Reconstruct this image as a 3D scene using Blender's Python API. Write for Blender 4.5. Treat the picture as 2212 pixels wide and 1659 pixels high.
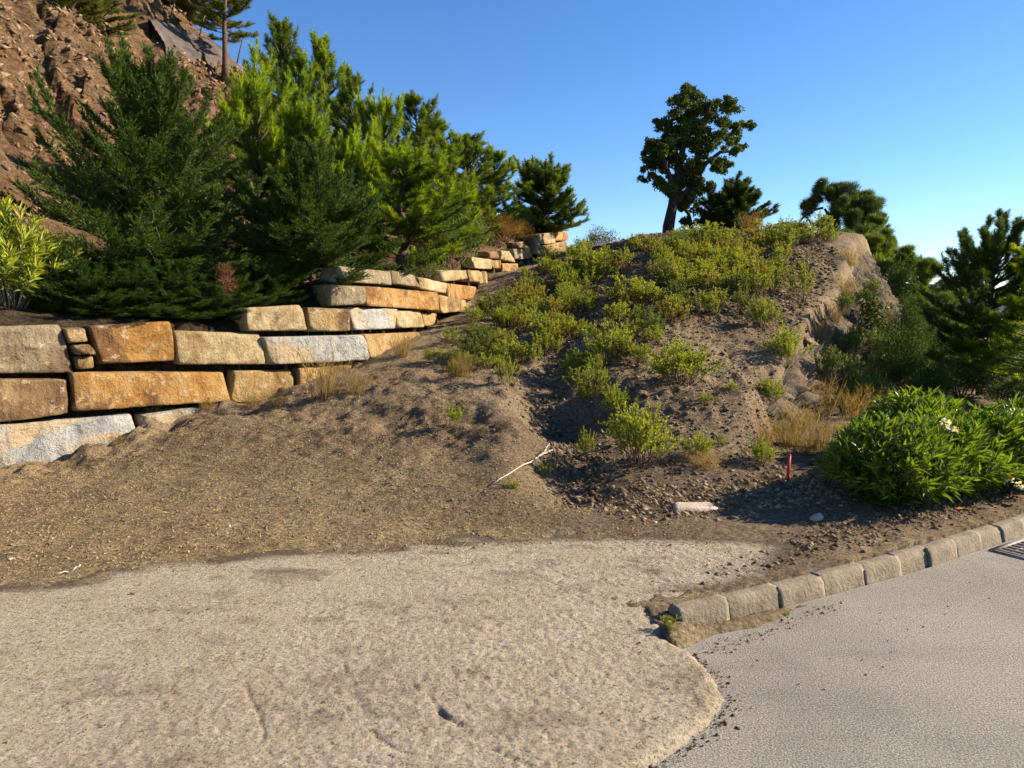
import bpy, math, random
import numpy as np
from mathutils import Vector

for o in list(bpy.data.objects):
    bpy.data.objects.remove(o)
SC = bpy.context.scene
COL = SC.collection

# ------------------------------------------------------------------ camera
FPX, CX, CY, EYE = 711.0, 512.0, 384.0, 1.6
PITCH = math.atan(66.0 / FPX)
cam = bpy.data.cameras.new('camera')
cam.sensor_width = 36.0
cam.lens = 36.0 * FPX / 1024.0
cam.clip_start = 0.05
cam.clip_end = 6000
camo = bpy.data.objects.new('camera', cam)
COL.objects.link(camo)
camo.location = (0, 0, EYE)
camo.rotation_euler = (math.pi / 2 - PITCH, 0, 0)
SC.camera = camo

# ------------------------------------------------------------------ light
SUN_EL, SUN_AZ = math.radians(27), math.radians(9)      # azimuth from +X towards +Y
SUN_DIR = Vector((math.cos(SUN_EL) * math.cos(SUN_AZ), math.cos(SUN_EL) * math.sin(SUN_AZ), math.sin(SUN_EL)))
world = bpy.data.worlds.new('World')
SC.world = world
world.use_nodes = True
wn = world.node_tree.nodes
sky = wn.new('ShaderNodeTexSky')
sky.sky_type = 'NISHITA'
sky.sun_disc = False
sky.sun_elevation = SUN_EL
sky.sun_rotation = math.pi / 2 - SUN_AZ
sky.altitude = 500
sky.air_density = 1.0
sky.dust_density = 0.0
sky.ozone_density = 3.0
wn['Background'].inputs['Strength'].default_value = 0.077
hs = wn.new('ShaderNodeHueSaturation'); hs.inputs['Saturation'].default_value = 1.22; hs.inputs['Hue'].default_value = 0.508
world.node_tree.links.new(sky.outputs[0], hs.inputs['Color'])
world.node_tree.links.new(hs.outputs[0], wn['Background'].inputs['Color'])
sl = bpy.data.lights.new('sun', 'SUN')
sl.energy = 4.9
sl.angle = math.radians(0.5)
sl.color = (1.0, 0.86, 0.66)
slo = bpy.data.objects.new('sun', sl)
COL.objects.link(slo)
slo.rotation_euler = SUN_DIR.to_track_quat('Z', 'Y').to_euler()
SC.view_settings.view_transform = 'Standard'
SC.view_settings.look = 'None'
SC.view_settings.exposure = 1.44
SC.view_settings.gamma = 1.0
SC.view_settings.use_curve_mapping = False
SC.cycles.max_bounces = 6
SC.cycles.diffuse_bounces = 3
SC.cycles.transmission_bounces = 3
SC.cycles.transparent_max_bounces = 4

# ------------------------------------------------------------------ helpers
RNG = np.random.default_rng(7)


def ray(u, v):
    a = (u - CX) / FPX
    b = (CY - v) / FPX
    return np.array([a, math.cos(PITCH) + b * math.sin(PITCH), -math.sin(PITCH) + b * math.cos(PITCH)])


def at(u, v, Y):
    d = ray(u, v)
    return np.array([0, 0, EYE]) + d * (Y / d[1])


def at_z(u, v, z):
    d = ray(u, v)
    return np.array([0, 0, EYE]) + d * ((z - EYE) / d[2])


P2 = 1024.0 / 2212.0            # photo notes were taken at 2212 px wide


def smooth(a, b, x):
    t = np.clip((x - a) / (b - a), 0, 1)
    return t * t * (3 - 2 * t)


_T = np.random.default_rng(3).random((256, 256))
_T3 = np.random.default_rng(5).random((64, 64, 64))


def vn2(x, y):
    xi = np.floor(x).astype(int); yi = np.floor(y).astype(int)
    fx = x - xi; fy = y - yi
    fx = fx * fx * (3 - 2 * fx); fy = fy * fy * (3 - 2 * fy)
    a = _T[xi & 255, yi & 255]; b = _T[(xi + 1) & 255, yi & 255]
    c = _T[xi & 255, (yi + 1) & 255]; d = _T[(xi + 1) & 255, (yi + 1) & 255]
    return (a * (1 - fx) + b * fx) * (1 - fy) + (c * (1 - fx) + d * fx) * fy


def fbm(x, y, o=4, g=0.5):
    s = 0; a = 1; n = 0
    for i in range(o):
        s = s + a * vn2(x * 2 ** i + 17.3 * i, y * 2 ** i + 5.7 * i); n += a; a *= g
    return s / n - 0.5


def vn3(p):
    i = np.floor(p).astype(int); f = p - i
    f = f * f * (3 - 2 * f)
    r = 0
    for dx in (0, 1):
        for dy in (0, 1):
            for dz in (0, 1):
                w = (f[:, 0] if dx else 1 - f[:, 0]) * (f[:, 1] if dy else 1 - f[:, 1]) * (f[:, 2] if dz else 1 - f[:, 2])
                r = r + w * _T3[(i[:, 0] + dx) & 63, (i[:, 1] + dy) & 63, (i[:, 2] + dz) & 63]
    return r


def fbm3(p, o=3):
    s = 0; a = 1; n = 0
    for k in range(o):
        s = s + a * vn3(p * 2 ** k + 7.1 * k); n += a; a *= 0.5
    return s / n - 0.5


def mesh_np(name, verts, faces, tint=None, smooth_shade=False, attrs=None):
    """faces: int array (n,3) or (n,4)"""
    me = bpy.data.meshes.new(name)
    verts = np.asarray(verts, dtype=np.float32); faces = np.asarray(faces, dtype=np.int32)
    me.vertices.add(len(verts)); me.vertices.foreach_set('co', verts.ravel())
    k = faces.shape[1]
    me.loops.add(faces.size); me.loops.foreach_set('vertex_index', faces.ravel())
    me.polygons.add(len(faces))
    me.polygons.foreach_set('loop_start', np.arange(0, faces.size, k, dtype=np.int32))
    if smooth_shade:
        me.polygons.foreach_set('use_smooth', np.ones(len(faces), dtype=bool))
    if tint is not None:
        attrs = dict(attrs or {}); attrs['tint'] = tint
    for an, av in (attrs or {}).items():
        at_ = me.attributes.new(an, 'FLOAT', 'POINT')
        at_.data.foreach_set('value', np.asarray(av, dtype=np.float32))
    me.update(calc_edges=True)
    me.validate()
    return me


def link(name, data, mat=None, parent=None, loc=None):
    o = bpy.data.objects.new(name, data)
    COL.objects.link(o)
    if data is not None and mat is not None and not data.materials:
        data.materials.append(mat)
    if parent is not None:
        o.parent = parent
    if loc is not None:
        o.location = tuple(float(c) for c in loc)
    return o


def tag(o, label=None, cat=None, group=None, kind=None):
    if label: o['label'] = label
    if cat: o['category'] = cat
    if group: o['group'] = group
    if kind: o['kind'] = kind
    return o


def copy_tree(o, parent=None):
    c = o.copy(); COL.objects.link(c)
    if parent is not None: c.parent = parent
    for ch in list(o.children): copy_tree(ch, c)
    return c


def top_of(me):
    co = np.empty(len(me.vertices) * 3, dtype=np.float32); me.vertices.foreach_get('co', co)
    return float(co[2::3].max())


class Acc:
    def __init__(s): s.v = []; s.f = []; s.t = []; s.n = 0
    def add(s, v, f, t=None):
        v = np.asarray(v, float)
        s.v.append(v); s.f.append(np.asarray(f, int) + s.n); s.n += len(v)
        s.t.append(np.full(len(v), 0.5) if t is None else np.broadcast_to(np.asarray(t, float), (len(v),)))
    def mesh(s, name, sm=False):
        return mesh_np(name, np.concatenate(s.v), np.concatenate(s.f), np.concatenate(s.t), sm)


def unit(a): return a / (np.linalg.norm(a, axis=-1, keepdims=True) + 1e-9)


def perp(d, rng):
    r = rng.normal(size=d.shape)
    r -= (r * d).sum(1, keepdims=True) * d
    return unit(r)


def blades(acc, pos, d, L, W, rng, tint):
    """thin triangles (needles, grass)"""
    n = len(pos); s = perp(d, rng) * (np.broadcast_to(W, (n,)) / 2)[:, None]
    v = np.stack([pos - s, pos + s, pos + d * np.broadcast_to(L, (n,))[:, None]], 1).reshape(-1, 3)
    acc.add(v, np.arange(3 * n).reshape(n, 3), np.repeat(np.broadcast_to(tint, (n,)), 3))


def leaves(acc, pos, d, L, W, rng, tint, droop=0.0, mid=0.45):
    """folded lance-shaped leaves, two triangles each"""
    n = len(pos); s = perp(d, rng); nn = np.cross(s, d)
    nn *= np.sign(nn[:, 2:3] + 1e-6); L = np.broadcast_to(L, (n,))[:, None]; W = np.broadcast_to(W, (n,))[:, None]
    m = pos + d * L * mid
    v = np.stack([pos, m + s * W / 2 + nn * W * .22, pos + d * L - nn * L * droop, m - s * W / 2 + nn * W * .22], 1).reshape(-1, 3)
    b = np.arange(n)[:, None] * 4
    acc.add(v, np.concatenate([b + [[0, 1, 2]], b + [[0, 2, 3]]]), np.repeat(np.broadcast_to(tint, (n,)), 4))


def tube(acc, pts, r0, r1, k=6, tint=0.5, rad=None):
    pts = np.asarray(pts, float); n = len(pts)
    t = unit(np.gradient(pts, axis=0)); ref = np.array([0.31, 0.95, 0.1]) if abs(t[0][1]) < .9 else np.array([1.0, 0, 0])
    a = unit(np.cross(t, ref)); b = np.cross(t, a)
    rr = np.linspace(r0, r1, n) if rad is None else np.asarray(rad)
    ang = np.arange(k) * 2 * math.pi / k
    v = pts[:, None] + rr[:, None, None] * (np.cos(ang)[None, :, None] * a[:, None] + np.sin(ang)[None, :, None] * b[:, None])
    v = v.reshape(-1, 3); f = []
    for i in range(n - 1):
        for j in range(k):
            q = [i * k + j, i * k + (j + 1) % k, (i + 1) * k + (j + 1) % k, (i + 1) * k + j]
            f += [[q[0], q[1], q[2]], [q[0], q[2], q[3]]]
    e = len(v); v = np.vstack([v, pts[0], pts[-1]])
    for j in range(k):
        f += [[e, (j + 1) % k, j], [e + 1, (n - 1) * k + j, (n - 1) * k + (j + 1) % k]]
    acc.add(v, f, tint)


def bend(p, q, rng, n=5, amp=0.05):
    p = np.asarray(p, float); q = np.asarray(q, float)
    t = np.linspace(0, 1, n)[:, None]
    L = np.linalg.norm(q - p)
    return p + (q - p) * t + rng.normal(size=(n, 3)) * amp * L * (np.sin(t * math.pi))


# ------------------------------------------------------------------ materials
def nodes(name):
    m = bpy.data.materials.new(name); m.use_nodes = True
    nt = m.node_tree; b = nt.nodes['Principled BSDF']
    return m, nt, b


def nd(nt, t, **kw):
    n = nt.nodes.new(t)
    for k, v in kw.items():
        if k in n.inputs.keys() if isinstance(k, str) else False:
            n.inputs[k].default_value = v
        else:
            setattr(n, k, v)
    return n


def noise(nt, vec, scale, detail=4, rough=0.6, dist=0.0):
    n = nt.nodes.new('ShaderNodeTexNoise')
    n.inputs['Scale'].default_value = scale; n.inputs['Detail'].default_value = detail
    n.inputs['Roughness'].default_value = rough; n.inputs['Distortion'].default_value = dist
    nt.links.new(vec, n.inputs['Vector'])
    return n.outputs['Fac']


def ramp(nt, fac, stops):
    r = nt.nodes.new('ShaderNodeValToRGB')
    el = r.color_ramp.elements
    while len(el) < len(stops): el.new(0.5)
    for e, (p, c) in zip(el, stops):
        e.position = p; e.color = (*c, 1)
    nt.links.new(fac, r.inputs['Fac'])
    return r.outputs['Color']


def mix(nt, fac, a, b, mode='MIX'):
    m = nt.nodes.new('ShaderNodeMix'); m.data_type = 'RGBA'; m.blend_type = mode
    for s, val in ((m.inputs['Factor'], fac), (m.inputs['A'], a), (m.inputs['B'], b)):
        if isinstance(val, (int, float)): s.default_value = val
        elif isinstance(val, tuple): s.default_value = (*val, 1)
        else: nt.links.new(val, s)
    return m.outputs['Result']


def fmap(nt, fac, a, b, c=0.0, d=1.0):
    m = nt.nodes.new('ShaderNodeMapRange')
    m.inputs[1].default_value = a; m.inputs[2].default_value = b; m.inputs[3].default_value = c; m.inputs[4].default_value = d
    nt.links.new(fac, m.inputs[0])
    return m.outputs[0]


def bump(nt, b, h, dist, strength=1.0, prev=None):
    n = nt.nodes.new('ShaderNodeBump')
    n.inputs['Strength'].default_value = strength; n.inputs['Distance'].default_value = dist
    nt.links.new(h, n.inputs['Height'])
    if prev is not None: nt.links.new(prev, n.inputs['Normal'])
    nt.links.new(n.outputs[0], b.inputs['Normal'])
    return n.outputs[0]


def geo(nt): return nt.nodes.new('ShaderNodeNewGeometry').outputs['Position']
def objc(nt): return nt.nodes.new('ShaderNodeTexCoord').outputs['Object']


def attr(nt, name):
    a = nt.nodes.new('ShaderNodeAttribute'); a.attribute_name = name
    return a.outputs['Fac']


def scaled(nt, vec, s, rot=(0, 0, 0)):
    m = nt.nodes.new('ShaderNodeMapping'); m.inputs['Scale'].default_value = s; m.inputs['Rotation'].default_value = rot
    nt.links.new(vec, m.inputs['Vector'])
    return m.outputs[0]


def set_rough(b, r, spec=0.3):
    b.inputs['Roughness'].default_value = r
    b.inputs['Specular IOR Level'].default_value = spec


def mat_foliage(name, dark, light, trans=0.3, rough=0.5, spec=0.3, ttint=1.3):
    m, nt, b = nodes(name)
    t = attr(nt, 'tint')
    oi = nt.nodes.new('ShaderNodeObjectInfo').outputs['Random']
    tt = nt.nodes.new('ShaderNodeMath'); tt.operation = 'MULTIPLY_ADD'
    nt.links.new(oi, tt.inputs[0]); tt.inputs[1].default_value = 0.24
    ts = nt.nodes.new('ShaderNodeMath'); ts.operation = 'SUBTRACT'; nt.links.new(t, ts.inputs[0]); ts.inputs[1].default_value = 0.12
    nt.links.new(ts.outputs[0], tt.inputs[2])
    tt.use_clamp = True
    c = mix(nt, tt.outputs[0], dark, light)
    nt.links.new(c, b.inputs['Base Color']); set_rough(b, rough, spec)
    tr = nt.nodes.new('ShaderNodeBsdfTranslucent')
    tc = mix(nt, 1.0, c, (ttint * 1.1, ttint, ttint * .35), 'MULTIPLY'); nt.links.new(tc, tr.inputs['Color'])
    ms = nt.nodes.new('ShaderNodeMixShader'); ms.inputs[0].default_value = trans
    nt.links.new(b.outputs[0], ms.inputs[1]); nt.links.new(tr.outputs[0], ms.inputs[2])
    nt.links.new(ms.outputs[0], nt.nodes['Material Output'].inputs['Surface'])
    return m


def mat_plain(name, c1, c2, scale=8, rough=0.85, bd=0.01, bscale=30, spec=0.2):
    m, nt, b = nodes(name); p = objc(nt)
    nt.links.new(ramp(nt, noise(nt, p, scale, 5), [(0.3, c1), (0.7, c2)]), b.inputs['Base Color'])
    set_rough(b, rough, spec)
    if bd: bump(nt, b, noise(nt, p, bscale, 5, .65), bd)
    return m


def mat_dirt():
    m, nt, b = nodes('dry_dirt'); p = geo(nt)
    fine = noise(nt, p, 38, 6, .75); mid = noise(nt, p, 5, 5, .65); big = noise(nt, p, 0.9, 4, .6)
    spk = noise(nt, p, 120, 3, .7)
    brown = ramp(nt, fine, [(.30, (.058, .040, .025)), (.45, (.185, .132, .083)), (.57, (.30, .225, .145)), (.74, (.50, .40, .275))])
    straw = ramp(nt, fine, [(.30, (.085, .054, .022)), (.46, (.275, .20, .098)), (.58, (.415, .315, .165)), (.74, (.58, .46, .26))])
    grey = ramp(nt, fine, [(.30, (.028, .023, .019)), (.48, (.085, .071, .058)), (.62, (.16, .135, .11)), (.75, (.30, .26, .215))])
    st = nt.nodes.new('ShaderNodeMath'); st.operation = 'MULTIPLY'
    nt.links.new(attr(nt, 'straw'), st.inputs[0]); nt.links.new(fmap(nt, mid, .38, .62), st.inputs[1])
    c = mix(nt, st.outputs[0], brown, straw)
    c = mix(nt, attr(nt, 'grey'), c, grey)
    c = mix(nt, fmap(nt, big, .42, .62, 0, .75), c, mix(nt, 1.0, c, (.62, .57, .55), 'MULTIPLY'))
    c = mix(nt, fmap(nt, spk, .62, .72, 0, .6), c, (.36, .30, .22))
    nt.links.new(c, b.inputs['Base Color']); set_rough(b, .95, .1)
    n1 = bump(nt, b, noise(nt, p, 16, 6, .7), .06)
    bump(nt, b, noise(nt, p, 75, 4, .7), .014, 1.0, n1)
    return m


def mat_cliff():
    m, nt, b = nodes('cut_rock_earth'); p = geo(nt)
    sp = scaled(nt, p, (1, 1, 2.2), (0.5, 0.35, 0.3))
    n1 = noise(nt, sp, 2.2, 7, .68, .6); n2 = noise(nt, p, 14, 6, .7); n3 = noise(nt, p, .45, 3, .5)
    c = ramp(nt, n1, [(.28, (.06, .035, .020)), (.45, (.155, .095, .052)), (.58, (.235, .15, .085)), (.75, (.35, .25, .16))])
    c2 = ramp(nt, n2, [(.3, (.06, .037, .021)), (.55, (.18, .115, .064)), (.75, (.34, .235, .145))])
    c = mix(nt, .5, c, c2)
    c = mix(nt, fmap(nt, n3, .4, .62, 0, .6), c, mix(nt, 1.0, c, (1.04, .90, .74), 'MULTIPLY'))
    c = mix(nt, attr(nt, 'straw'), c, ramp(nt, n2, [(.35, (.028, .02, .013)), (.6, (.085, .06, .038)), (.75, (.16, .12, .075))]))  # dark litter tone on the wall-top terrace, painting in the shade under the trees
    nt.links.new(c, b.inputs['Base Color']); set_rough(b, .95, .1)
    v = nt.nodes.new('ShaderNodeTexVoronoi'); v.inputs['Scale'].default_value = 3.2
    nt.links.new(sp, v.inputs['Vector'])
    q = bump(nt, b, n1, .35)
    q = bump(nt, b, v.outputs['Distance'], .16, 1.0, q)
    bump(nt, b, n2, .05, 1.0, q)
    return m


def mat_concrete():
    m, nt, b = nodes('rough_concrete'); p = geo(nt)
    f = noise(nt, p, 75, 5, .75); g = noise(nt, p, 6, 5, .6); h = noise(nt, p, 1.3, 4, .6)
    s = noise(nt, scaled(nt, p, (9, 1.1, 4), (0, 0, .55)), 6, 5, .7, .4)
    c = ramp(nt, f, [(.34, (.115, .088, .056)), (.42, (.44, .355, .25)), (.51, (.61, .515, .385)), (.70, (.75, .67, .54))])
    c = mix(nt, fmap(nt, g, .42, .68, 0, .45), c, mix(nt, 1.0, c, (.80, .72, .62), 'MULTIPLY'))
    c = mix(nt, fmap(nt, h, .4, .65, 0, .6), c, mix(nt, 1.0, c, (.86, .84, .82), 'MULTIPLY'))
    c = mix(nt, fmap(nt, s, .58, .72, 0, .3), c, mix(nt, 1.0, c, (.62, .56, .5), 'MULTIPLY'))
    fl = noise(nt, p, 30, 6, .8)
    c = mix(nt, fmap(nt, fl, .55, .64, 0, .85), c, mix(nt, 1.0, c, (.40, .34, .27), 'MULTIPLY'))
    c = mix(nt, attr(nt, 'dirt'), c, ramp(nt, f, [(.35, (.075, .055, .036)), (.6, (.21, .16, .105))]))
    nt.links.new(c, b.inputs['Base Color']); set_rough(b, .92, .15)
    q = bump(nt, b, noise(nt, p, 60, 6, .8), .035)
    q = bump(nt, b, s, .012, .5, q)
    bump(nt, b, f, .022, 1.0, q)
    return m


def mat_road():
    m, nt, b = nodes('worn_asphalt'); p = geo(nt)
    v = nt.nodes.new('ShaderNodeTexVoronoi'); v.inputs['Scale'].default_value = 105
    nt.links.new(p, v.inputs['Vector'])
    f = noise(nt, p, 130, 4, .8); h = noise(nt, p, 1.1, 4, .6); g = noise(nt, p, 9, 4, .6)
    c = ramp(nt, f, [(.36, (.045, .040, .032)), (.44, (.20, .184, .152)), (.53, (.36, .335, .285)), (.67, (.58, .55, .48))])
    c = mix(nt, fmap(nt, v.outputs['Color'], .2, .9, 0, .5), mix(nt, 1.0, c, (.72, .71, .70), 'MULTIPLY'), c)
    c = mix(nt, fmap(nt, h, .4, .64, 0, .9), c, mix(nt, 1.0, c, (.76, .75, .74), 'MULTIPLY'))
    c = mix(nt, fmap(nt, g, .60, .75, 0, .35), c, (.24, .21, .165))
    c = mix(nt, fmap(nt, noise(nt, scaled(nt, p, (.25, 1.6, 1), (0, 0, -.5)), 2.2, 5, .6), .52, .66, 0, .45), c, mix(nt, 1.0, c, (.72, .71, .70), 'MULTIPLY'))
    nt.links.new(c, b.inputs['Base Color']); set_rough(b, .85, .25)
    q = bump(nt, b, v.outputs['Distance'], .003)
    bump(nt, b, f, .010, .8, q)
    return m


def mat_block(name, a, bb, c3, stain):
    m, nt, b = nodes(name); p0 = geo(nt)
    oi = nt.nodes.new('ShaderNodeObjectInfo').outputs['Random']
    off = nt.nodes.new('ShaderNodeVectorMath'); off.operation = 'ADD'
    sc_ = nt.nodes.new('ShaderNodeVectorMath'); sc_.operation = 'SCALE'; sc_.inputs[0].default_value = (37, 19, 51)
    nt.links.new(oi, sc_.inputs['Scale']); nt.links.new(p0, off.inputs[0]); nt.links.new(sc_.outputs[0], off.inputs[1])
    p = off.outputs[0]
    n1 = noise(nt, p, 2.0, 5, .6, .8); n2 = noise(nt, p, 10, 6, .7); n3 = noise(nt, p, 1.3, 4, .6, 1.2); n4 = noise(nt, p, 60, 4, .7)
    st = noise(nt, scaled(nt, p, (7, 7, .9)), 3, 5, .65)
    c = ramp(nt, n1, [(.3, a), (.5, bb), (.7, c3)])
    c = mix(nt, fmap(nt, n3, .48, .60, 0, .95), c, mix(nt, n2, stain, mix(nt, 1.0, stain, (1.9, 1.8, 1.7), 'MULTIPLY')))
    c = mix(nt, fmap(nt, st, .5, .7, 0, .6), c, mix(nt, 1.0, c, (.5, .44, .38), 'MULTIPLY'))
    c = mix(nt, fmap(nt, n2, .57, .66, 0, .8), c, (.60, .50, .34))
    c = mix(nt, fmap(nt, n4, .3, .5, .6, 0), c, mix(nt, 1.0, c, (.5, .45, .4), 'MULTIPLY'))
    c = mix(nt, fmap(nt, oi, 0, 1, 0, .35), c, mix(nt, 1.0, c, (.78, .74, .72), 'MULTIPLY'))
    nt.links.new(c, b.inputs['Base Color']); set_rough(b, .9, .15)
    q = bump(nt, b, st, .03, .6)
    v = nt.nodes.new('ShaderNodeTexVoronoi'); v.feature = 'DISTANCE_TO_EDGE'; v.inputs['Scale'].default_value = 2.2
    ds_ = nt.nodes.new('ShaderNodeVectorMath'); ds_.operation = 'MULTIPLY_ADD'
    nn_ = nt.nodes.new('ShaderNodeTexNoise'); nn_.inputs['Scale'].default_value = 3.0; nn_.inputs['Detail'].default_value = 4
    nt.links.new(p, nn_.inputs['Vector']); nt.links.new(nn_.outputs['Color'], ds_.inputs[0]); ds_.inputs[1].default_value = (.5, .5, .5); nt.links.new(p, ds_.inputs[2])
    nt.links.new(ds_.outputs[0], v.inputs['Vector'])
    crack = fmap(nt, v.outputs['Distance'], 0, .025)
    q = bump(nt, b, crack, .03, .55, q)
    q = bump(nt, b, n1, .12, .7, q)
    q = bump(nt, b, n2, .09, 1.0, q)
    bump(nt, b, n4, .014, 1.0, q)
    return m


M = {}
M['dirt'] = mat_dirt(); M['cliff'] = mat_cliff(); M['concrete'] = mat_concrete(); M['road'] = mat_road()
M['tan'] = mat_block('tan_sandstone', (.30, .18, .07), (.42, .285, .12), (.55, .42, .22), (.12, .07, .033))
M['orange'] = mat_block('orange_sandstone', (.32, .14, .036), (.43, .235, .07), (.54, .37, .17), (.14, .075, .034))
M['cream'] = mat_block('cream_sandstone', (.40, .30, .15), (.50, .40, .22), (.58, .50, .32), (.24, .165, .085))
M['greybrown'] = mat_block('greybrown_stone', (.24, .18, .11), (.33, .265, .17), (.44, .37, .26), (.16, .115, .07))
M['brown'] = mat_block('weathered_sandstone', (.19, .115, .055), (.29, .185, .09), (.46, .33, .17), (.12, .072, .038))
M['grey'] = mat_block('grey_limestone', (.30, .31, .31), (.43, .43, .41), (.54, .52, .48), (.36, .28, .17))
M['kerb'] = mat_plain('kerb_concrete', (.14, .112, .078), (.27, .218, .15), 9, .9, .012, 45)
M['rock'] = mat_plain('rubble_rock', (.10, .08, .062), (.30, .25, .195), 5, .9, .02, 30)
M['cliffrock'] = mat_plain('cliff_rock', (.15, .09, .052), (.38, .26, .165), 3, .95, .05, 12)
M['slab'] = mat_plain('broken_concrete', (.36, .28, .21), (.52, .42, .33), 8, .9, .01, 40)
M['bark'] = mat_plain('pine_bark', (.05, .035, .025), (.15, .105, .075), 14, .95, .02, 40)
M['oakbark'] = mat_plain('cork_bark', (.022, .017, .013), (.075, .056, .042), 10, .95, .05, 22)
M['stem'] = mat_plain('woody_stem', (.09, .06, .035), (.20, .145, .085), 20, .9, 0)
M['paleStick'] = mat_plain('bleached_wood', (.36, .31, .24), (.58, .52, .43), 20, .85, .004, 60)
M['stemP'] = mat_plain('oleander_stem', (.17, .145, .10), (.30, .26, .19), 20, .85, 0)
M['darkStick'] = mat_plain('dark_wood', (.05, .035, .025), (.12, .09, .06), 20, .9, .004, 60)
M['red'] = mat_plain('red_paint', (.36, .03, .035), (.50, .06, .06), 12, .5, 0)
M['white'] = mat_plain('white_scrap', (.68, .67, .63), (.82, .81, .78), 8, .6, .01, 20)
M['metal'] = mat_plain('cast_iron', (.14, .125, .11), (.24, .215, .19), 20, .6, .003, 60)
M['wire'] = mat_plain('weathered_wire', (.13, .11, .085), (.25, .215, .17), 20, .7, 0)
M['netstone'], nt, b = nodes('netted_stone'); p = geo(nt)
v = nt.nodes.new('ShaderNodeTexVoronoi'); v.inputs['Scale'].default_value = 4.5; nt.links.new(p, v.inputs['Vector'])
c = mix(nt, v.outputs['Color'], (.036, .030, .023), (.18, .152, .118))
c = mix(nt, noise(nt, p, 9, 6, .7), c, mix(nt, 1.0, c, (.45, .40, .34), 'MULTIPLY'))
c = mix(nt, fmap(nt, noise(nt, p, 1.1, 4, .6), .45, .62, 0, .8), c, (.15, .105, .06))
nt.links.new(c, b.inputs['Base Color']); set_rough(b, .95, .1); bump(nt, b, noise(nt, p, 26, 5, .7), .03)
M['net'] = mat_plain('grey_slope_net', (.05, .040, .034), (.125, .10, .087), 3, .9, .05, 14)
M['hill'] = mat_plain('distant_hill', (.035, .07, .10), (.055, .09, .12), .02, 1, 0)  # aerial haze painted in as a bluish tone of the hill itself
M['valley'] = mat_plain('valley_scrub', (.05, .06, .03), (.11, .11, .055), .05, 1, 0)
M['gravel'] = mat_foliage('loose_gravel', (.066, .042, .024), (.40, .30, .195), 0.0, .9, .1)
M['scree'] = mat_foliage('cliff_scree', (.085, .054, .031), (.26, .175, .105), 0.0, .9, .1)
M['straw'] = mat_foliage('dry_straw', (.10, .060, .032), (.42, .31, .165), 0.15, .8, .1)
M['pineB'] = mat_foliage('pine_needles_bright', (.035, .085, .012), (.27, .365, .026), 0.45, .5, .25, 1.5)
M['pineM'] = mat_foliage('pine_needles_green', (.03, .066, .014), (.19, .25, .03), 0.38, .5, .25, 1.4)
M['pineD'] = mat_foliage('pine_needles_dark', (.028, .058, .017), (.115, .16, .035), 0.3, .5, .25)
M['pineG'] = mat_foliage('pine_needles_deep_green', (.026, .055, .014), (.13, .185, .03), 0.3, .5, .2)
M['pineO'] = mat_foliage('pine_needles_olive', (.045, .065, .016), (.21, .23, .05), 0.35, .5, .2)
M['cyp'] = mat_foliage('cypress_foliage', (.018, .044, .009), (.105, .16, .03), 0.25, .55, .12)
M['oak'] = mat_foliage('oak_leaves', (.026, .048, .012), (.115, .16, .036), 0.2, .5, .15)
M['shrub'] = mat_foliage('fleabane_leaves', (.05, .085, .012), (.30, .34, .03), 0.38, .5, .25, 1.4)
M['shrubY'] = mat_foliage('fleabane_leaves_yellowing', (.10, .085, .02), (.38, .34, .05), 0.38, .5, .2, 1.2)
M['shrubD'] = mat_foliage('bush_leaves', (.045, .075, .016), (.16, .20, .035), 0.3, .5, .25)
M['olive'] = mat_foliage('greygreen_leaves', (.06, .085, .04), (.16, .19, .09), 0.2, .5, .3)
M['olea'] = mat_foliage('oleander_leaves', (.024, .062, .008), (.185, .27, .02), 0.3, .38, .45, 1.3)
M['oleaY'] = mat_foliage('oleander_leaves_yellow', (.13, .20, .018), (.40, .44, .045), 0.4, .4, .4, 1.3)
M['rust'] = mat_foliage('rusty_foliage', (.16, .085, .022), (.34, .21, .05), 0.3, .7, .1)
M['dead'] = mat_foliage('dead_foliage', (.10, .045, .025), (.25, .13, .075), 0.2, .8, .1)
M['dry'] = mat_foliage('dry_weed', (.12, .082, .035), (.36, .265, .11), 0.35, .7, .1)
M['petal'] = mat_foliage('white_petals', (.70, .68, .60), (.85, .83, .76), 0.3, .6, .1)
M['leafO'] = mat_foliage('orange_leaf', (.5, .16, .02), (.6, .22, .03), 0.2, .6, .1)

# ------------------------------------------------------------------ terrain functions
WALL = np.array([(-13.5, 0.2), (-9.5, 3.0), (-5.12, 7.1), (-2.04, 10.2), (-1.25, 12.4), (-0.85, 15.0), (-0.3, 17.8), (0.9, 21.5), (1.9, 24.5), (2.3, 26.5)])


def hit_wall(u, v):
    d = ray(u, v); best = None
    for i in range(len(WALL) - 1):
        a, b = WALL[i], WALL[i + 1]
        e = b - a
        det = d[0] * (-e[1]) + e[0] * d[1]
        if abs(det) < 1e-9: continue
        t = (a[0] * (-e[1]) + e[0] * a[1]) / det
        s = (d[0] * a[1] - d[1] * a[0]) / det
        if t > 0 and -1e-6 <= s <= 1 + 1e-6 and (best is None or t < best[0]): best = (t, e)
    t, e = best
    n = np.array([e[1], -e[0], 0]) / np.linalg.norm(e)
    return np.array([0, 0, EYE]) + d * t, n


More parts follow.
